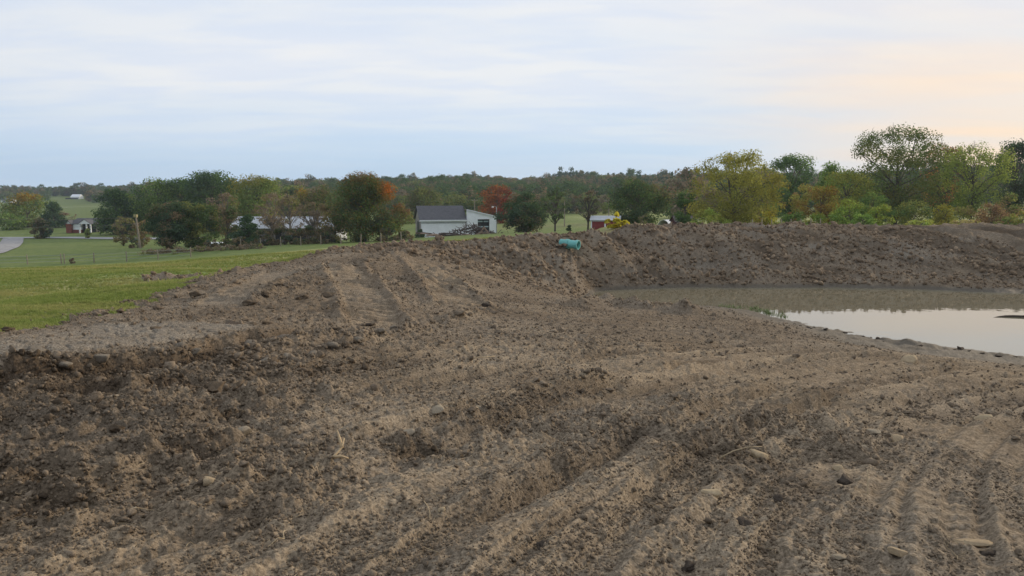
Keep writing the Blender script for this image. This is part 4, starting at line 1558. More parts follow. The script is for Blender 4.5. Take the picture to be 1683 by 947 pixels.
tree(548, 322, 114, 40, 'olive-brown tree pressed against the left side of the maple', pal=[G_OLIVE, BROWN, G_DARK], lai=2.6, cb=.1)
tree(372, 340, 116, 34, 'dark brown scrub tree at the left end of the long shed', pal=[BROWN, G_DARK], lai=2.6, cb=.08)
tree(597, 286, 110, 92, 'big dark green maple with red top and orange right side', 'maple_tree', pal=[G_DARK, G_MID, G_DARK, BLUEG], cb=.06, lai=6, shape='egg',
     special=[(RUST, lambda u: np.clip((u[:, 2] - .80) * 2.6, 0, .5)), (ORANGE, lambda u: np.clip((u[:, 0] - .40) * 2.6, 0, 1) * np.clip((u[:, 2] - .55) * 5, 0, 1) * np.clip((1.0 - u[:, 2]) * 6, 0, 1))])
tree(655, 332, 114, 42, 'small olive and reddish tree at the right of the maple', pal=[G_OLIVE, G_MID, BROWN], special=[(RUST, lambda u: np.clip((u[:, 2] - .55) * 2, 0, .7))], lai=3.2, cb=.12)
tree(695, 310, 225, 58, 'olive round tree behind the barn roof', pal=[G_OLIVE, G_DARK, BROWN], cb=.1)
tree(690, 377, 141, 15, 'small dark bush at the barn corner', 'shrub', 'bush', shape='shrub', pal=[G_DARK, BLUEG], lai=6, cb=.02)
tree(816, 306, 205, 48, 'orange and crimson autumn tree behind the barn', 'maple_tree', pal=[ORANGE, RUST, (.24, .085, .03)], special=[(RED, lambda u: np.clip(.3 + u[:, 0] * 1.1 - (u[:, 2] - .6) * 1.6, 0, .85))], cb=.08, lai=4.5)
tree(861, 316, 138, 68, 'round dense dark tree with short trunk right of the lamp post', pal=[G_DARK, BLUEG, G_DARK, BROWN], cb=.14, lai=6.5)
tree(913, 307, 132, 48, 'slender airy light-green tree beside the round dark one', pal=[(.075, .100, .045), G_MID, (.09, .11, .06)], lai=1.7, sparse=.5, cb=.25, twigs=15, cl_r=.14)
tree(967, 312, 130, 50, 'airy brownish tree left of the red shed', pal=[TAUPE, (.085, .088, .056), BROWN], lai=1.3, sparse=.6, cb=.28, twigs=30, cl_r=.14)
tree(935, 370, 150, 8, 'tiny dark bush on the far lawn', 'shrub', 'bush', shape='shrub', pal=[G_DARK], lai=5, cb=.02)
tree(1050, 297, 133, 88, 'big round dark tree with a rusty side behind the red shed', pal=[G_DARK, BLUEG, G_MID, G_DARK], special=[(RUST, lambda u: np.clip((u[:, 0] - .2) * 1.4, 0, 1) * np.clip((u[:, 2] - .55) * 3, 0, 1) * .7)], cb=.07, lai=6)
tree(1058, 352, 84, 24, 'thin olive sprigs on the dam right of the yellow bush', 'shrub', 'bush', shape='shrub', pal=[G_OLIVE, TAUPE], lai=1.3, cb=.02, twigs=25, stems=4)
tree(1128, 318, 112, 34, 'dark green tree left of the wide olive tree', pal=[G_DARK, G_MID], cb=.04, lai=6)
# --- beyond the dam on the right
tree(1212, 251, 96, 156, 'wide spreading olive-yellow tree with bare twig tips', pal=[G_OLIVE, (.13, .145, .045), (.21, .20, .05), G_OLIVE], lai=4.2, cb=.06, twigs=150, clumps=120, stems=2, cl_r=.13, special=[((.26, .21, .04), lambda u: np.clip(np.abs(u[:, 0]) * .55 - .12, 0, .5))])
tree(1303, 256, 135, 70, 'dark green tree with spiky top right of the wide olive tree', pal=[G_DARK, BLUEG, G_MID], cb=.1, lai=4.5, twigs=60, shape='vase')
tree(1364, 268, 140, 52, 'small-topped dark green tree in the middle of the right group', pal=[G_DARK, G_MID], cb=.1, lai=5, shape='egg')
tree(1316, 306, 112, 52, 'rust-tinged bush tree below the spiky dark one', pal=[BROWN, G_OLIVE, G_OLIVE, RUST], cb=.05, lai=3.6)
tree(1350, 308, 106, 74, 'orange-brown and olive tree right of the wide olive tree', pal=[G_OLIVE, (.17, .095, .035), (.20, .16, .04)], cb=.04, lai=3.8)
tree(1394, 282, 120, 84, 'yellow-green tree left of the tallest oak', pal=[G_OLIVE, (.17, .165, .04), G_MID], cb=.05, lai=4.4)
tree(1436, 318, 112, 60, 'dark leafy tree at the left foot of the oak', pal=[G_DARK, G_MID, G_OLIVE], cb=.04, lai=4.6)
tree(1480, 210, 130, 160, 'tallest oak with dark spreading crown on the right', 'oak_tree', pal=[(.075, .092, .034), G_DARK, (.125, .125, .042), (.085, .10, .036)], cb=.06, lai=4.2, twigs=60, clumps=170, trunk_r=.40, cl_r=.115)
tree(1548, 232, 138, 62, 'brownish upper tree leaning out right of the oak', pal=[RUST, (.085, .080, .030), G_DARK], lai=2.6, cb=.2, twigs=50, cl_r=.13)
tree(1604, 240, 118, 96, 'light green upright tree with fine vertical branches', 'willow_tree', shape='vase', pal=[(.17, .22, .06), (.135, .18, .055), (.22, .25, .07)], lai=3.6, cb=.14, twigs=150, clumps=130, cl_r=.10, flat=1.5, trunk_r=.2)
tree(1560, 296, 150, 90, 'dark evergreen mass between the oak and the light green tree', pal=[BLUEG, G_DARK], cb=.05, lai=5.5)
tree(1674, 232, 140, 64, 'dark tree at the right edge', pal=[BLUEG, G_DARK, (.05, .055, .03)], cb=.08, lai=4.5, twigs=30)
tree(1735, 238, 135, 80, 'dark tree just cut by the right edge of the view', pal=[BLUEG, G_DARK, G_MID], cb=.08, lai=4.5)
for k, (px_, t_, Y_, w_, pal_, lab) in enumerate((
        (1165, 345, 92, 60, [G_OLIVE, G_LITE], 'low olive bush left below the wide spreading tree'),
        (1262, 348, 94, 60, [G_LITE, G_YEL, G_OLIVE], 'yellow-green bush right below the wide spreading tree'),
        (1300, 346, 100, 46, [G_DARK, G_MID], 'dark low bush right of the yellow-green bush'),
        (1345, 350, 98, 60, [(.17, .165, .04), G_MID], 'light olive bush along the dam in the right group'),
        (1395, 328, 97, 62, [G_MID, G_LITE, (.16, .18, .04)], 'bright green bush before the yellow-green tree'),
        (1445, 336, 94, 56, [G_LITE, (.19, .20, .04), G_MID], 'bright yellow-green bush left of the oak trunk'),
        (1420, 352, 92, 46, [G_LITE, G_MID], 'low green bush between the two bright bushes'),
        (1505, 330, 112, 70, [G_DARK, G_OLIVE], 'dim olive bush right of the oak trunk'),
        (1552, 332, 108, 44, [G_YEL, (.20, .19, .04), G_OLIVE], 'yellow bush under the right of the oak'),
        (1580, 340, 114, 70, [BROWN, G_OLIVE, G_OLIVE], 'brown bush left of the light green tree trunk'),
        (1632, 333, 98, 54, [BROWN, (.12, .075, .055)], 'reddish brown bush right of the light green tree'),
        (1655, 318, 112, 60, [BROWN, G_DARK, G_OLIVE], 'dull brown bush below the dark edge tree'),
        (1680, 345, 96, 34, [G_YEL, G_LITE], 'yellow bush at the right edge'),
        (1660, 358, 92, 40, [G_OLIVE, G_MID], 'low olive bush at the right edge'),
        (1515, 362, 84, 60, [G_OLIVE, G_LITE], 'short weedy bush on the grass behind the dam'),
        (1590, 361, 86, 56, [G_OLIVE, TAUPE], 'short straw-tinted weed clump behind the dam'))):
    tree(px_, t_, Y_, w_, lab, 'shrub', 'bush', shape='shrub', pal=pal_, lai=4.0, cb=.02, stems=3, group=RG, twigs=6, cl_r=.2)
# the yellow-leaved sapling on the dam
tree(1014, 350, 38.0, 36, 'bright yellow large-leaved young bush on the dam crest', 'shrub', 'bush', shape='shrub', pal=[(.55, .46, .05), (.45, .42, .06), (.60, .50, .08)], lai=2.2, leaf=.20, cb=.03, stems=3, clumps=16)
tree(118, 428, 88, 8, 'dry brown weed clump by the meadow fence', 'shrub', 'weed', shape='shrub', pal=[BROWN, TAUPE], lai=3, cb=.02)


# ------------------------------------------------------------------ wooded hills (one far mass)
def far_tree(seed, pal, shape='round'):
    r = np.random.default_rng(seed)
    tm, cm = make_tree(seed, 12.0, 9.5 if shape != 'cone' else 5.5, 500, shape=shape, cb=.08, lai=3.6, pal=pal, clumps=22, leaf=.95, cl_r=.22)
    cm.materials.clear()
    cm.materials.append(M_LEAF)
    return bpy.data.objects.new('far_tree', cm)


far_src = [far_tree(1, [G_DARK, BLUEG]), far_tree(2, [G_DARK, G_MID]), far_tree(3, [BLUEG, G_DARK, BROWN]), far_tree(4, [G_MID, G_OLIVE, G_DARK]),
           far_tree(5, [BROWN, TAUPE, G_DARK]), far_tree(6, [RUST, BROWN, G_DARK]), far_tree(7, [G_OLIVE, BROWN]), far_tree(8, [BLUEG, BLUEG], 'cone')]


def wood(name, polys, n, dens, weights, label, smin=.38, smax=.80):
    r = np.random.default_rng(len(name))
    out = []
    for (a0, a1, y0, y1, frac) in polys:
        m = int(n * frac)
        Y_ = np.sqrt(r.uniform(y0 ** 2, y1 ** 2, m))
        a = r.uniform(a0, a1, m)
        out.append(np.stack([(a - 841.5) / FPX * Y_, Y_], -1))
    P = np.concatenate(out)
    z = ground0(P[:, 0], P[:, 1])
    s = r.uniform(smin, smax, len(P)) * np.where(r.random(len(P)) < .06, 1.35, 1.0) * (.8 + .4 * vnoise(P[:, 0] * .02, P[:, 1] * .02, 8))
    w = np.array(weights, float)
    # kinds grow in patches
    nz = vnoise(P[:, 0] * .012, P[:, 1] * .012, 5) * .7 + r.random(len(P)) * .5
    cum = np.cumsum(w / w.sum())
    idx = np.minimum(np.searchsorted(cum, np.clip(nz, 0, .999)), len(w) - 1)
    return scatter(name, np.concatenate([P, z[:, None]], 1), np.stack([0 * s, 0 * s, r.uniform(0, 6.28, len(s))], -1), s, idx,
                   [bpy.data.objects.new('p', o.data) for o in far_src], label, 'wood')


wood('hillside_wood', [(300, 1900, 430, 690, .62), (560, 1150, 360, 480, .16), (1000, 1900, 330, 460, .22)], 8200, 1, [5, 5, 4, 2.5, .35, .06, .7, .6],
     'dark green and brown wood covering the hills behind the farm')
wood('pine_ridge', [(905, 1035, 640, 700, 1.0)], 110, 1, [.1, .1, .1, 0, 0, 0, 0, 5], 'dark row of pines along the ridge behind the red shed', .9, 1.15)
wood('left_ridge_wood', [(-200, 330, 800, 900, .7), (-200, 95, 700, 800, .1), (150, 330, 640, 800, .2)], 1300, 1, [5, 5, 4, 2, .35, .06, .6, .6],
     'low wooded ridge on the skyline at the far left')
wood('valley_copse', [(230, 560, 255, 330, .5), (620, 1000, 290, 350, .35), (1100, 1280, 200, 260, .15)], 190, 1, [2, 3, 2, 4, 2.2, .3, 4, .3],
     'brown and olive trees filling the valley before the hills', .55, .85)
# ------------------------------------------------------------------ buildings
M_WHITE = plain('white_siding', (.84, .87, .90), .7, .06, .8)
M_WHITE2 = plain('white_trim', (.74, .76, .78), .7, .05)
M_GREYROOF = plain('dark_shingle', (.085, .085, .092), .9, .2, 2.5, bump=.3, bscale=8)
M_GREYBOARD = plain('grey_boards', (.26, .235, .215), .9, .2, 3)
M_DARK = plain('dark_opening_and_shade', (.012, .014, .016), .6, .1)  # near black for openings and for shade painted under porches
M_METALROOF = plain('pale_metal_roof', (.42, .44, .46), .55, .1, 1.0)
M_RED = plain('red_boards', (.205, .032, .030), .85, .2, 3)
M_BRICK = plain('red_brick', (.20, .060, .042), .9, .25, 4)
M_TARP = plain('white_sheet', (.66, .68, .70), .6, .05)
M_TIN = plain('rusty_tin', (.30, .23, .18), .8, .25, 2)
M_GLASSY = plain('pale_pane', (.42, .52, .55), .2, .1)


def slab(poly, t):
    """thick sheet from four corner points (any plane)"""
    p = np.array(poly, float)
    n = np.cross(p[1] - p[0], p[2] - p[0])
    n /= np.linalg.norm(n)
    if n[2] < 0:
        n = -n
    q = p - n * t
    m = MB()
    k = len(p)
    m.add(list(p) + list(q), [tuple(range(k)), tuple(range(2 * k - 1, k - 1, -1))] + [((i + 1) % k, i, k + i, k + (i + 1) % k) for i in range(k)])
    return m


def barn():
    Y = 146.0
    k = Y / FPX
    a = at(692, 389, Y)
    z0 = gz1(a[0], Y) - .1
    root = empty('barn', (a[0], Y, z0), math.radians(14))
    tag(root, 'white barn with dark shingle roof and slant-topped wing', 'barn')
    L, D = 75 * k * 1.02, 8.4
    zt = a[2] - z0
    ev = at(692, 361, Y)[2] - z0
    rd = ev + 2.55
    m = MB()
    m.box(0, L, 0, .15, 0, ev)
    m.box(0, L, D - .15, D, 0, ev)
    m.build('long_wall', M_WHITE, root)
    MB().prismx([(0, 0), (D, 0), (D, ev), (D / 2, rd - .08), (0, ev)], -.02, .12).build('gable_wall', M_GREYBOARD, root)
    MB().prismx([(0, 0), (D, 0), (D, ev), (D / 2, rd - .08), (0, ev)], L - .12, L - .01).build('inner_gable_wall', M_GREYBOARD, root)
    slab([(-.35, -.4, ev - .12), (L + .0, -.4, ev - .12), (L + .0, D / 2, rd), (-.35, D / 2, rd)], .12).build('roof_slope', M_GREYROOF, root)
    slab([(-.35, D + .4, ev - .12), (-.35, D / 2, rd - .003), (L, D / 2, rd - .003), (L, D + .4, ev - .12)], .12).build('roof_slope', M_GREYROOF, root)
    MB().box(-.3, L, -.46, -.40, ev - .36, ev - .10).build('fascia_board', M_WHITE2, root)
    MB().box(0, L, -.03, -.003, ev - .78, ev - .6).build('painted_eave_shadow', plain('eave_shadow_grey', (.42, .44, .47), .8), root)
    # dark door gap in the gable
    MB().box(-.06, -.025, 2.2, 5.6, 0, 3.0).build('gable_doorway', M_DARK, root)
    # wing with sloping top
    w = 48 * k * 1.06
    h0 = at(766, 346.5, Y)[2] - z0 + .1
    h1 = at(813, 358.5, Y)[2] - z0 + .15
    x0, x1 = L, L + w
    ox0, ox1 = x0 + 18.5 * k, x0 + 38.5 * k
    oz0, oz1 = .4, at(784, 361.5, Y)[2] - z0
    lerp = lambda x: h0 + (h1 - h0) * (x - x0) / w
    m = MB()
    m.prism([(x0, 0), (ox0, 0), (ox0, lerp(ox0)), (x0, h0)], -.05, .12)
    m.prism([(ox1, 0), (x1, 0), (x1, h1), (ox1, lerp(ox1))], -.05, .12)
    m.prism([(ox0, oz1), (ox1, oz1), (ox1, lerp(ox1)), (ox0, lerp(ox0))], -.05, .12)
    m.prism([(ox0, 0), (ox1, 0), (ox1, oz0), (ox0, oz0)], -.05, .12)
    m.build('wing_front', M_WHITE, root)
    MB().box(x1 - .12, x1, .121, 9, 0, h1).build('wing_side', M_GREYBOARD, root)
    MB().box(x0, x1 - .13, 8.8, 8.95, 0, h1).build('wing_back', M_GREYBOARD, root)
    slab([(x0 + .01, -.18, h0 + .14), (x1 + .3, -.18, h1 + .05), (x1 + .3, 9.1, h1 + .05), (x0 + .01, 9.1, h0 + .14)], .10).build('wing_roof', M_TIN, root)
    slab([(x0 + .01, -.26, h0 + .15), (x1 + .3, -.26, h1 + .06), (x1 + .3, -.185, h1 + .06), (x0 + .01, -.185, h0 + .15)], .22).build('wing_fascia', M_WHITE2, root)
    d = MB().box(ox0, ox1, .5, .55, oz0, oz1).build('wing_opening', M_DARK, root)
    for i in range(3):
        zz = oz0 + (oz1 - oz0) * (i + .45) / 3.0
        for j in range(2):
            xa = ox0 + (ox1 - ox0) * j / 2 + .1
            MB().box(xa, xa + (ox1 - ox0) / 2 - .2, .40, .44, zz, zz + .26).build('pane', M_GLASSY, d)
    MB().box(ox0 - .12, ox1 + .12, -.10, -.051, oz1, oz1 + .14).build('lintel', M_WHITE2, root)


barn()


def long_shed():
    Y = 139.0
    k = Y / FPX
    a = at(380, 372, Y)
    z0 = gz1(a[0] + 9, Y) - .2
    L = 172 * k
    root = empty('long_shed', (a[0], Y, z0))
    tag(root, 'long low shed with pale metal roof half hidden by bare trees', 'shed')
    ev = at(380, 374, Y)[2] - z0
    rd = at(380, 356, Y + 4.5)[2] - z0
    MB().box(0, L, 0, .2, 0, ev).build('front_wall', plain('shed_wall', (.20, .19, .18), .9), root)
    MB().box(0, L, 8.8, 9, 0, ev).build('back_wall', M_GREYBOARD, root)
    for x in (0.0, L - .2):
        MB().prismx([(0.2, 0), (8.8, 0), (8.8, ev), (4.5, rd - .1), (.2, ev)], x, x + .2).build('gable_wall', M_METALROOF, root)
    n = 12
    for s, (ya, yb) in enumerate(((-.5, 4.5), (9.5, 4.5))):
        for i in range(n):
            xa, xb = -.4 + (L + .8) * i / n, -.4 + (L + .8) * (i + 1) / n - .04
            slab([(xa, ya, ev - .15), (xb, ya, ev - .15), (xb, yb, rd - .002 * s), (xa, yb, rd - .002 * s)], .06).build('roof_panel', M_METALROOF, root)
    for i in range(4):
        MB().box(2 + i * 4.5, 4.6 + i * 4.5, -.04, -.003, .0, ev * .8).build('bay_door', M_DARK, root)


long_shed()


def brick_house():
    Y = 224.0
    k = Y / FPX
    a = at(109, 383, Y)
    z0 = gz1(a[0] + 4, Y)
    root = empty('brick_house', (a[0], Y, z0))
    tag(root, 'small red brick house with white gabled porch across the road', 'house')
    h = 2.7
    wl = 9 * k
    MB().box(0, wl, 0, 7, 0, h).build('brick_wall', M_BRICK, root)
    MB().prism([(0, h), (wl, h), (wl / 2, h + 1.0)], .05, .25).build('front_gable', M_WHITE2, root)
    MB().box(wl + .01, wl + 14 * k, .8, 7, .0, .95).build('brick_base', M_BRICK, root)
    MB().box(wl + .01, wl + 14 * k, .8, 7, .951, h).build('white_wall', M_WHITE, root)
    MB().box(wl + 14.02 * k, 44 * k, 1.6, 7, 0, h).build('porch_back_wall', M_DARK, root)  # wall coloured near black, the shade under the porch painted in
    slab([(-.3, -.3, h - .2), (wl / 2, -.3, h + 1.15), (wl / 2, 7.3, h + 1.15), (-.3, 7.3, h - .2)], .12).build('roof_slope', M_GREYROOF, root)
    slab([(wl + .3, -.3, h - .2), (wl / 2, -.3, h + 1.147), (wl / 2, 7.3, h + 1.147), (wl + .3, 7.3, h - .2)], .12).build('roof_slope', M_GREYROOF, root)
    slab([(wl / 2 + .4, .4, h + .05), (44.5 * k, .4, h + .05), (44.5 * k, 4, h + 1.55), (wl / 2 + .4, 4, h + 1.55)], .12).build('main_roof', M_GREYROOF, root)
    slab([(wl / 2 + .4, 7.5, h + .05), (44.5 * k, 7.5, h + .05), (44.5 * k, 4.01, h + 1.547), (wl / 2 + .4, 4.01, h + 1.547)], .12).build('main_roof', M_GREYROOF, root)
    g0, g1 = 24 * k, 45 * k
    MB().prism([(g0, h + .02), (g1, h + .02), ((g0 + g1) / 2, h + 1.25)], -1.2, -1.0).build('porch_gable', M_WHITE2, root)
    mid = (g0 + g1) / 2
    slab([(g0 - .2, -1.3, h), (mid, -1.3, h + 1.4), (mid, 2.5, h + 1.4), (g0 - .2, 2.5, h)], .1).build('porch_roof', M_GREYROOF, root)
    slab([(g1 + .2, -1.3, h), (mid, -1.3, h + 1.397), (mid, 2.5, h + 1.397), (g1 + .2, 2.5, h)], .1).build('porch_roof', M_GREYROOF, root)
    for x in (g0 + .15, g0 + 12 * k, g1 - .4):
        MB().box(x, x + .34, -1.15, -.85, 0, h).build('porch_post', M_WHITE2, root)


brick_house()


def gable_box(name, label, px, py, Y, wpx, hpx, rpx, depth, wall, roof, rz=0.0, parts=(), cat='shed', ridge_y=True):
    k = Y / FPX
    a = at(px, py, Y)
    z0 = gz1(a[0], Y) - .05
    root = empty(name, (a[0], Y, z0), rz)
    tag(root, label, cat)
    w, h, rh = wpx * k, hpx * k, rpx * k
    MB().box(0, w, 0, .12, 0, h).build('front_wall', wall, root)
    MB().box(0, w, depth - .12, depth, 0, h).build('back_wall', wall, root)
    for x in (0, w - .1):
        MB().prismx([(.12, 0), (depth - .12, 0), (depth - .12, h), (depth / 2, h + rh - .08), (.12, h)], x, x + .1).build('gable_wall', wall, root)
    slab([(-.2, -.25, h - .05), (w + .2, -.25, h - .05), (w + .2, depth / 2, h + rh), (-.2, depth / 2, h + rh)], .08).build('roof_slope', roof, root)
    slab([(-.2, depth + .25, h - .05), (w + .2, depth + .25, h - .05), (w + .2, depth / 2, h + rh - .003), (-.2, depth / 2, h + rh - .003)], .08).build('roof_slope', roof, root)
    for nm, x0, x1, z_0, z1, mt in parts:
        MB().box(x0 * w, x1 * w, -.05, -.004, z_0 * h, z1 * h).build(nm, mt, root)
    return root


gable_box('red_shed', 'small red board shed with pale metal roof behind the yellow bush', 971, 377, 126, 46, 18, 6, 5.5, M_RED, M_METALROOF, math.radians(-10),
          (('corner_board', .0, .04, 0, 1, M_WHITE2), ('corner_board', .48, .53, 0, 1, M_WHITE2), ('corner_board', .96, 1.0, 0, 1, M_WHITE2), ('eave_board', .05, .47, .86, 1, M_WHITE2)))
gable_box('small_shed', 'small maroon and grey shed partly hidden by the olive tree', 1111, 375, 124, 30, 11, 9, 4.5, plain('maroon_boards', (.085, .030, .036), .9, .2), plain('old_shingle', (.075, .062, .055), .9, .2), 0,
          (('corner_board', .40, .46, 0, 1, M_WHITE2), ('board_panel', .02, .39, .0, .95, M_GREYBOARD)))
gable_box('far_white_house', 'tiny white house on the hill at the far left', 116, 327.5, 745, 14, 4, 4, 8, M_WHITE2, M_WHITE2, 0, (('painted_porch_shade', -.6, .9, 0, .55, M_DARK),), 'house')  # dark front panel paints the shade under the porch
gable_box('far_grey_house', 'tiny pale house at the left edge of the far hill', 2, 334, 640, 18, 4, 3, 8, M_WHITE, M_GREYROOF, 0, (('window', .2, .35, .3, .8, M_DARK), ('window', .6, .75, .3, .8, M_DARK)), 'house')


def hoop_tent(px, py, Y, w, d, h, rz, label):
    a = at(px, py, Y)
    z0 = gz1(a[0], Y)
    root = empty('hoop_tent', (a[0], Y, z0), rz)
    tag(root, label, 'tent')
    n = 12
    V, F = [], []
    for t, s in ((0, 1.0), (d, 1.0), (d, .96), (0, .96)):
        for i in range(n + 1):
            q = math.pi * i / n
            V.append((-math.cos(q) * w / 2 * s, t, math.sin(q) * h * s))
    m = n + 1
    for i in range(n):
        for r0, r1 in ((0, 1), (1, 2), (2, 3), (3, 0)):
            F.append((r0 * m + i, r0 * m + i + 1, r1 * m + i + 1, r1 * m + i))
    link('cover', mesh_from('cover', np.array(V), F), M_TARP, root)
    MB().prism([(-math.cos(math.pi * i / n) * w / 2 * .95, math.sin(math.pi * i / n) * h * .95) for i in range(n + 1)], d - .2, d - .15).build('end_wall', M_TARP, root)


hoop_tent(1090, 372, 150, 3.0, 4.5, 1.6, math.radians(-50), 'white arched cover tent between the dark tree and small shed')
hoop_tent(1041, 370.5, 160, 2.6, 2.5, .8, math.radians(80), 'low white cover under the big round tree')
hoop_tent(871, 377, 160, .9, 1.2, .75, 0, 'small white dome by the trunk of the round dark tree')

# ------------------------------------------------------------------ brush pile and rubble before the barn
M_STICK = plain('dead_wood', (.085, .062, .052), .95, .3)
M_TANWOOD = plain('fresh_board', (.30, .215, .16), .9, .2)
r_ = np.random.default_rng(3)
a = at(778, 386, 138)
br = empty('brush_pile', (a[0], 138, gz1(a[0], 138)))
tag(br, 'heap of dark dead branches and boards before the barn wing', 'brush pile')
mb = MB()
for i in range(260):
    x = r_.normal(0, 3.2)
    hmax = 1.9 * math.exp(-((x + .6) / 2.7) ** 2) + .35
    p = np.array([x, r_.normal(0, 1.0), r_.uniform(-.1, hmax)])
    d = r_.normal(size=3) * [1, .6, .5]
    d /= np.linalg.norm(d)
    l = r_.uniform(.4, 1.3)
    mb.tube(np.stack([p - d * l, p + r_.normal(0, .1, 3), p + d * l]), [.06, .05, .015], 4)
tag(mb.build('branches', M_STICK, br), kind='stuff')
for i, (x, z, an) in enumerate(((1.55, 1.0, .95), (2.45, 1.0, -.95), (2.0, .6, .05), (1.0, .5, .5), (2.9, .45, -.35))):
    o = MB().box(-.9, .9, -.06, .06, -.13, .13).build('board', M_TANWOOD, br)
    o.location = (x, -1.2 - .1 * i, z)
    o.rotation_euler = (0, -an, 0)
a = at(742, 389, 136)
rb = empty('log_heap', (a[0], 136, gz1(a[0], 136)))
tag(rb, 'low strip of logs and rubble along the foot of the white barn wall', 'log heap')
for i in range(16):
    x = r_.uniform(-5.5, 3)
    d = r_.uniform(-.5, .5)
    l = r_.uniform(.6, 1.6)
    z = r_.uniform(.1, .6)
    MB().tube([(x - l, r_.uniform(-.5, .5), z - d * .3), (x, r_.uniform(-.3, .3), z + .04), (x + l, r_.uniform(-.5, .5), z + d * .3)], [.13, .14, .09], 6).build('log', M_STICK if i % 3 else M_TANWOOD, rb)

# ------------------------------------------------------------------ poles, lamp, wires, fences
M_POLE = plain('pole_wood', (.27, .225, .17), .9, .2, 3)
M_GALV = plain('galvanised', (.40, .41, .40), .5, .1, metal=.4)
M_LAMP = plain('lamp_head', (.55, .55, .52), .4, .05)


def pole(px, ptop, Y, rad, label, lean=0.0, arm=True, cap=False):
    a = at(px, ptop, Y)
    xb = a[0] + lean
    z0 = gz1(xb, Y)
    root = empty('utility_pole', (xb, Y, z0))
    tag(root, label, 'pole')
    H = a[2] - z0
    MB().tube([(0, 0, -.3), (-lean * .5, 0, H * .5), (-lean, 0, H)], [rad * 1.2, rad, rad * .8], 8).build('shaft', M_POLE, root)
    if arm:
        MB().box(-lean - .75, -lean + .75, -rad - .08, -rad, H - .5, H - .36).build('crossarm', M_POLE, root)
        for s in (-.65, .65):
            MB().tube([(-lean + s, -rad - .04, H - .36), (-lean + s, -rad - .04, H - .2)], [.05, .04], 6).build('insulator', M_GALV, root)
    if cap:
        MB().box(-lean - .3, -lean + .25, -.25, .25, H - .35, H + .15).build('transformer_box', plain('yellowed_box', (.30, .26, .12), .8), root)
    return root


pole(223, 354, 132, .17, 'leaning weathered utility pole among the left trees', lean=.45, arm=False, cap=True)
pole(780, 327, 190, .12, 'thin pale utility pole behind the barn roof', arm=True)
pole(1001, 327, 165, .12, 'thin pale utility pole behind the red shed', arm=True)
pole(928, 330, 175, .11, 'thin pale pole behind the airy light-green tree', arm=False)
a = at(816, 340, 142)
z0 = gz1(a[0], 142)
lp = empty('lamp_post', (a[0], 142, z0))
tag(lp, 'yard lamp post with short arm right of the barn', 'lamp post')
H = a[2] - z0
MB().tube([(0, 0, -.2), (0, 0, H)], [.10, .08], 8).build('shaft', M_GALV, lp)
MB().tube([(0, 0, H - .1), (-.25, 0, H + .12), (-.6, 0, H + .08)], [.04, .035, .035], 6).build('arm', M_GALV, lp)
MB().tube([(-.72, 0, H - .14), (-.72, 0, H + .02), (-.72, 0, H + .12)], [.20, .17, .06], 10).build('lamp_head', M_LAMP, lp)


def wire(p, q, sag, label):
    pts = [np.array(p) * (1 - t) + np.array(q) * t - np.array([0, 0, sag * 4 * t * (1 - t)]) for t in np.linspace(0, 1, 14)]
    tag(MB().tube(pts, .028, 4).build('overhead_wire', M_GREYBARK), label, 'wire')


p223 = at(223, 357, 132)
wire(at(-120, 352, 150), p223, .8, 'thin overhead wire running left from the leaning pole')
wire(at(-120, 365, 150), p223 - np.array([0, 0, 1.2]), .8, 'lower overhead wire left of the leaning pole')


def fence_post(px, Y, h, label, group, base=None):
    x = (px - 841.5) / FPX * Y
    z = gz1(x, Y)
    o = MB().tube([(0, 0, -.3), (.02, 0, h * .5), (random.uniform(-.05, .05), 0, h), (0, 0, h + .04)], [.07, .065, .06, .02], 7).build('fence_post', M_POLE)
    o.location = (x, Y, z)
    return tag(o, label, 'fence post', group)


FP = []
for i, px_ in enumerate((-20, 42, 98, 103, 152, 206, 258, 312)):
    Y_ = 88 + (i % 2) * .1
    fence_post(px_, Y_, 1.15, 'weathered wooden post of the fence at the bottom of the meadow', 'posts of the meadow fence')
    x = (px_ - 841.5) / FPX * Y_
    FP.append(np.array([x, Y_, gz1(x, Y_) + 1.0]))
for k, dz_ in enumerate((0, .35, .7)):
    m = MB()
    m.tube([p - np.array([0, .08, dz_]) for p in FP], .012, 4)
    tag(m.build('fence_wire', M_GALV), ('top', 'middle', 'bottom')[k] + ' wire strung along the meadow fence', 'fence wire')
for i in range(9):
    fence_post(395 + i * 33, 101.5, 1.2, 'thin grey post of the fence below the left tree row', 'posts below the left tree row')
for i in range(8):
    fence_post(1235 + i * 16, 88, 1.0, 'small grey post of the fence beyond the dam', 'posts of the fence beyond the dam')

# brown hedge strip of dead weeds under the left trees
for i, (px_, w_) in enumerate(((250, 40), (290, 44), (330, 44), (372, 44), (412, 40))):
    tree(px_, 413 - (px_ - 250) * .02, 98, w_, 'strip of dead brown weeds under the left trees, %s' % ('leftmost clump', 'second clump from the left', 'middle clump', 'second clump from the right', 'rightmost clump')[i],
         'weed_strip', 'weeds', shape='shrub', pal=[BROWN, TAUPE, G_OLIVE], lai=4, cb=.02, stems=2, cl_r=.25)

# pale junk glimpsed under the left trees: a parked pickup-like trailer and boards
gable_box('white_box_trailer', 'low white box trailer glimpsed under the left trees', 340, 411.5, 118, 26, 8, 1, 2.2, M_WHITE2, M_WHITE, 0, (('side_door', .35, .6, .1, .9, M_GREYBOARD),), 'trailer')

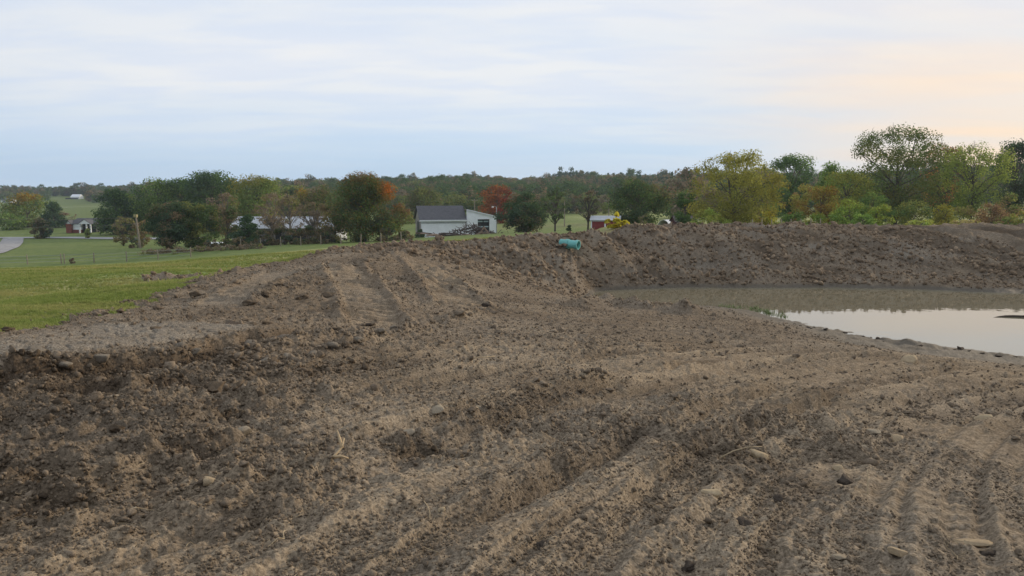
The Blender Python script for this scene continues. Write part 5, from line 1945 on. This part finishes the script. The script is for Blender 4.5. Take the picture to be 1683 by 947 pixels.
# ------------------------------------------------------------------ road and driveway
M_ROAD = plain('pale_asphalt', (.30, .30, .30), .9, .12, .4)
M_GRAVEL = plain('driveway_gravel', (.27, .26, .25), .95, .3, 1.2, bump=.6, bscale=6)


def ribbon(name, pts, w, mat, label, lift=.05, cat='road'):
    pts = np.array(pts, float)
    t = np.linspace(0, len(pts) - 1, 60)
    x = np.interp(t, np.arange(len(pts)), pts[:, 0])
    y = np.interp(t, np.arange(len(pts)), pts[:, 1])
    d = np.stack([np.gradient(x), np.gradient(y)], -1)
    d /= np.linalg.norm(d, axis=1)[:, None]
    n = np.stack([-d[:, 1], d[:, 0]], -1)
    V = []
    for s in (-1, -.33, .33, 1):
        X, Yy = x + n[:, 0] * s * w / 2, y + n[:, 1] * s * w / 2
        V.append(np.stack([X, Yy, ground0(X, Yy) + lift + (.03 if abs(s) < .5 else 0)], -1))
    V = np.stack(V, 1).reshape(-1, 3)
    o = link(name, mesh_from(name, V, grid_faces(60, 4), True), mat)
    return tag(o, label, cat, kind='structure')


def pl(*l):
    return [(at(px, 390, Y)[0], Y) for px, Y in l]


ribbon('road', pl((-250, 203), (0, 195), (120, 190), (215, 184), (330, 178)), 6.0, M_ROAD, 'pale paved road crossing the left valley', .12)
ribbon('driveway', pl((22, 191), (18, 170), (8, 150), (-20, 125), (-60, 112)), 4.4, M_GRAVEL, 'grey gravel driveway coming up from the road', .10, 'driveway')
ribbon('far_road', pl((60, 545), (150, 540), (260, 535)), 9, plain('far_concrete', (.55, .55, .53), .9), 'pale far road below the green field', .3)

# ------------------------------------------------------------------ the evening haze
m, N = nodes_of('haze_air')
pvn = N.node('ShaderNodeVolumePrincipled', Color=(.62, .72, .86), Density=.0002, Anisotropy=.2)
o_ = N.node('ShaderNodeOutputMaterial')
N.t.links.new(pvn.outputs[0], o_.inputs['Volume'])
hz = MB().box(-1350, 1350, -1350, 1350, -24, 40).build('haze', m)
tag(hz, 'faint bluish evening haze over the valley', 'haze', kind='stuff')
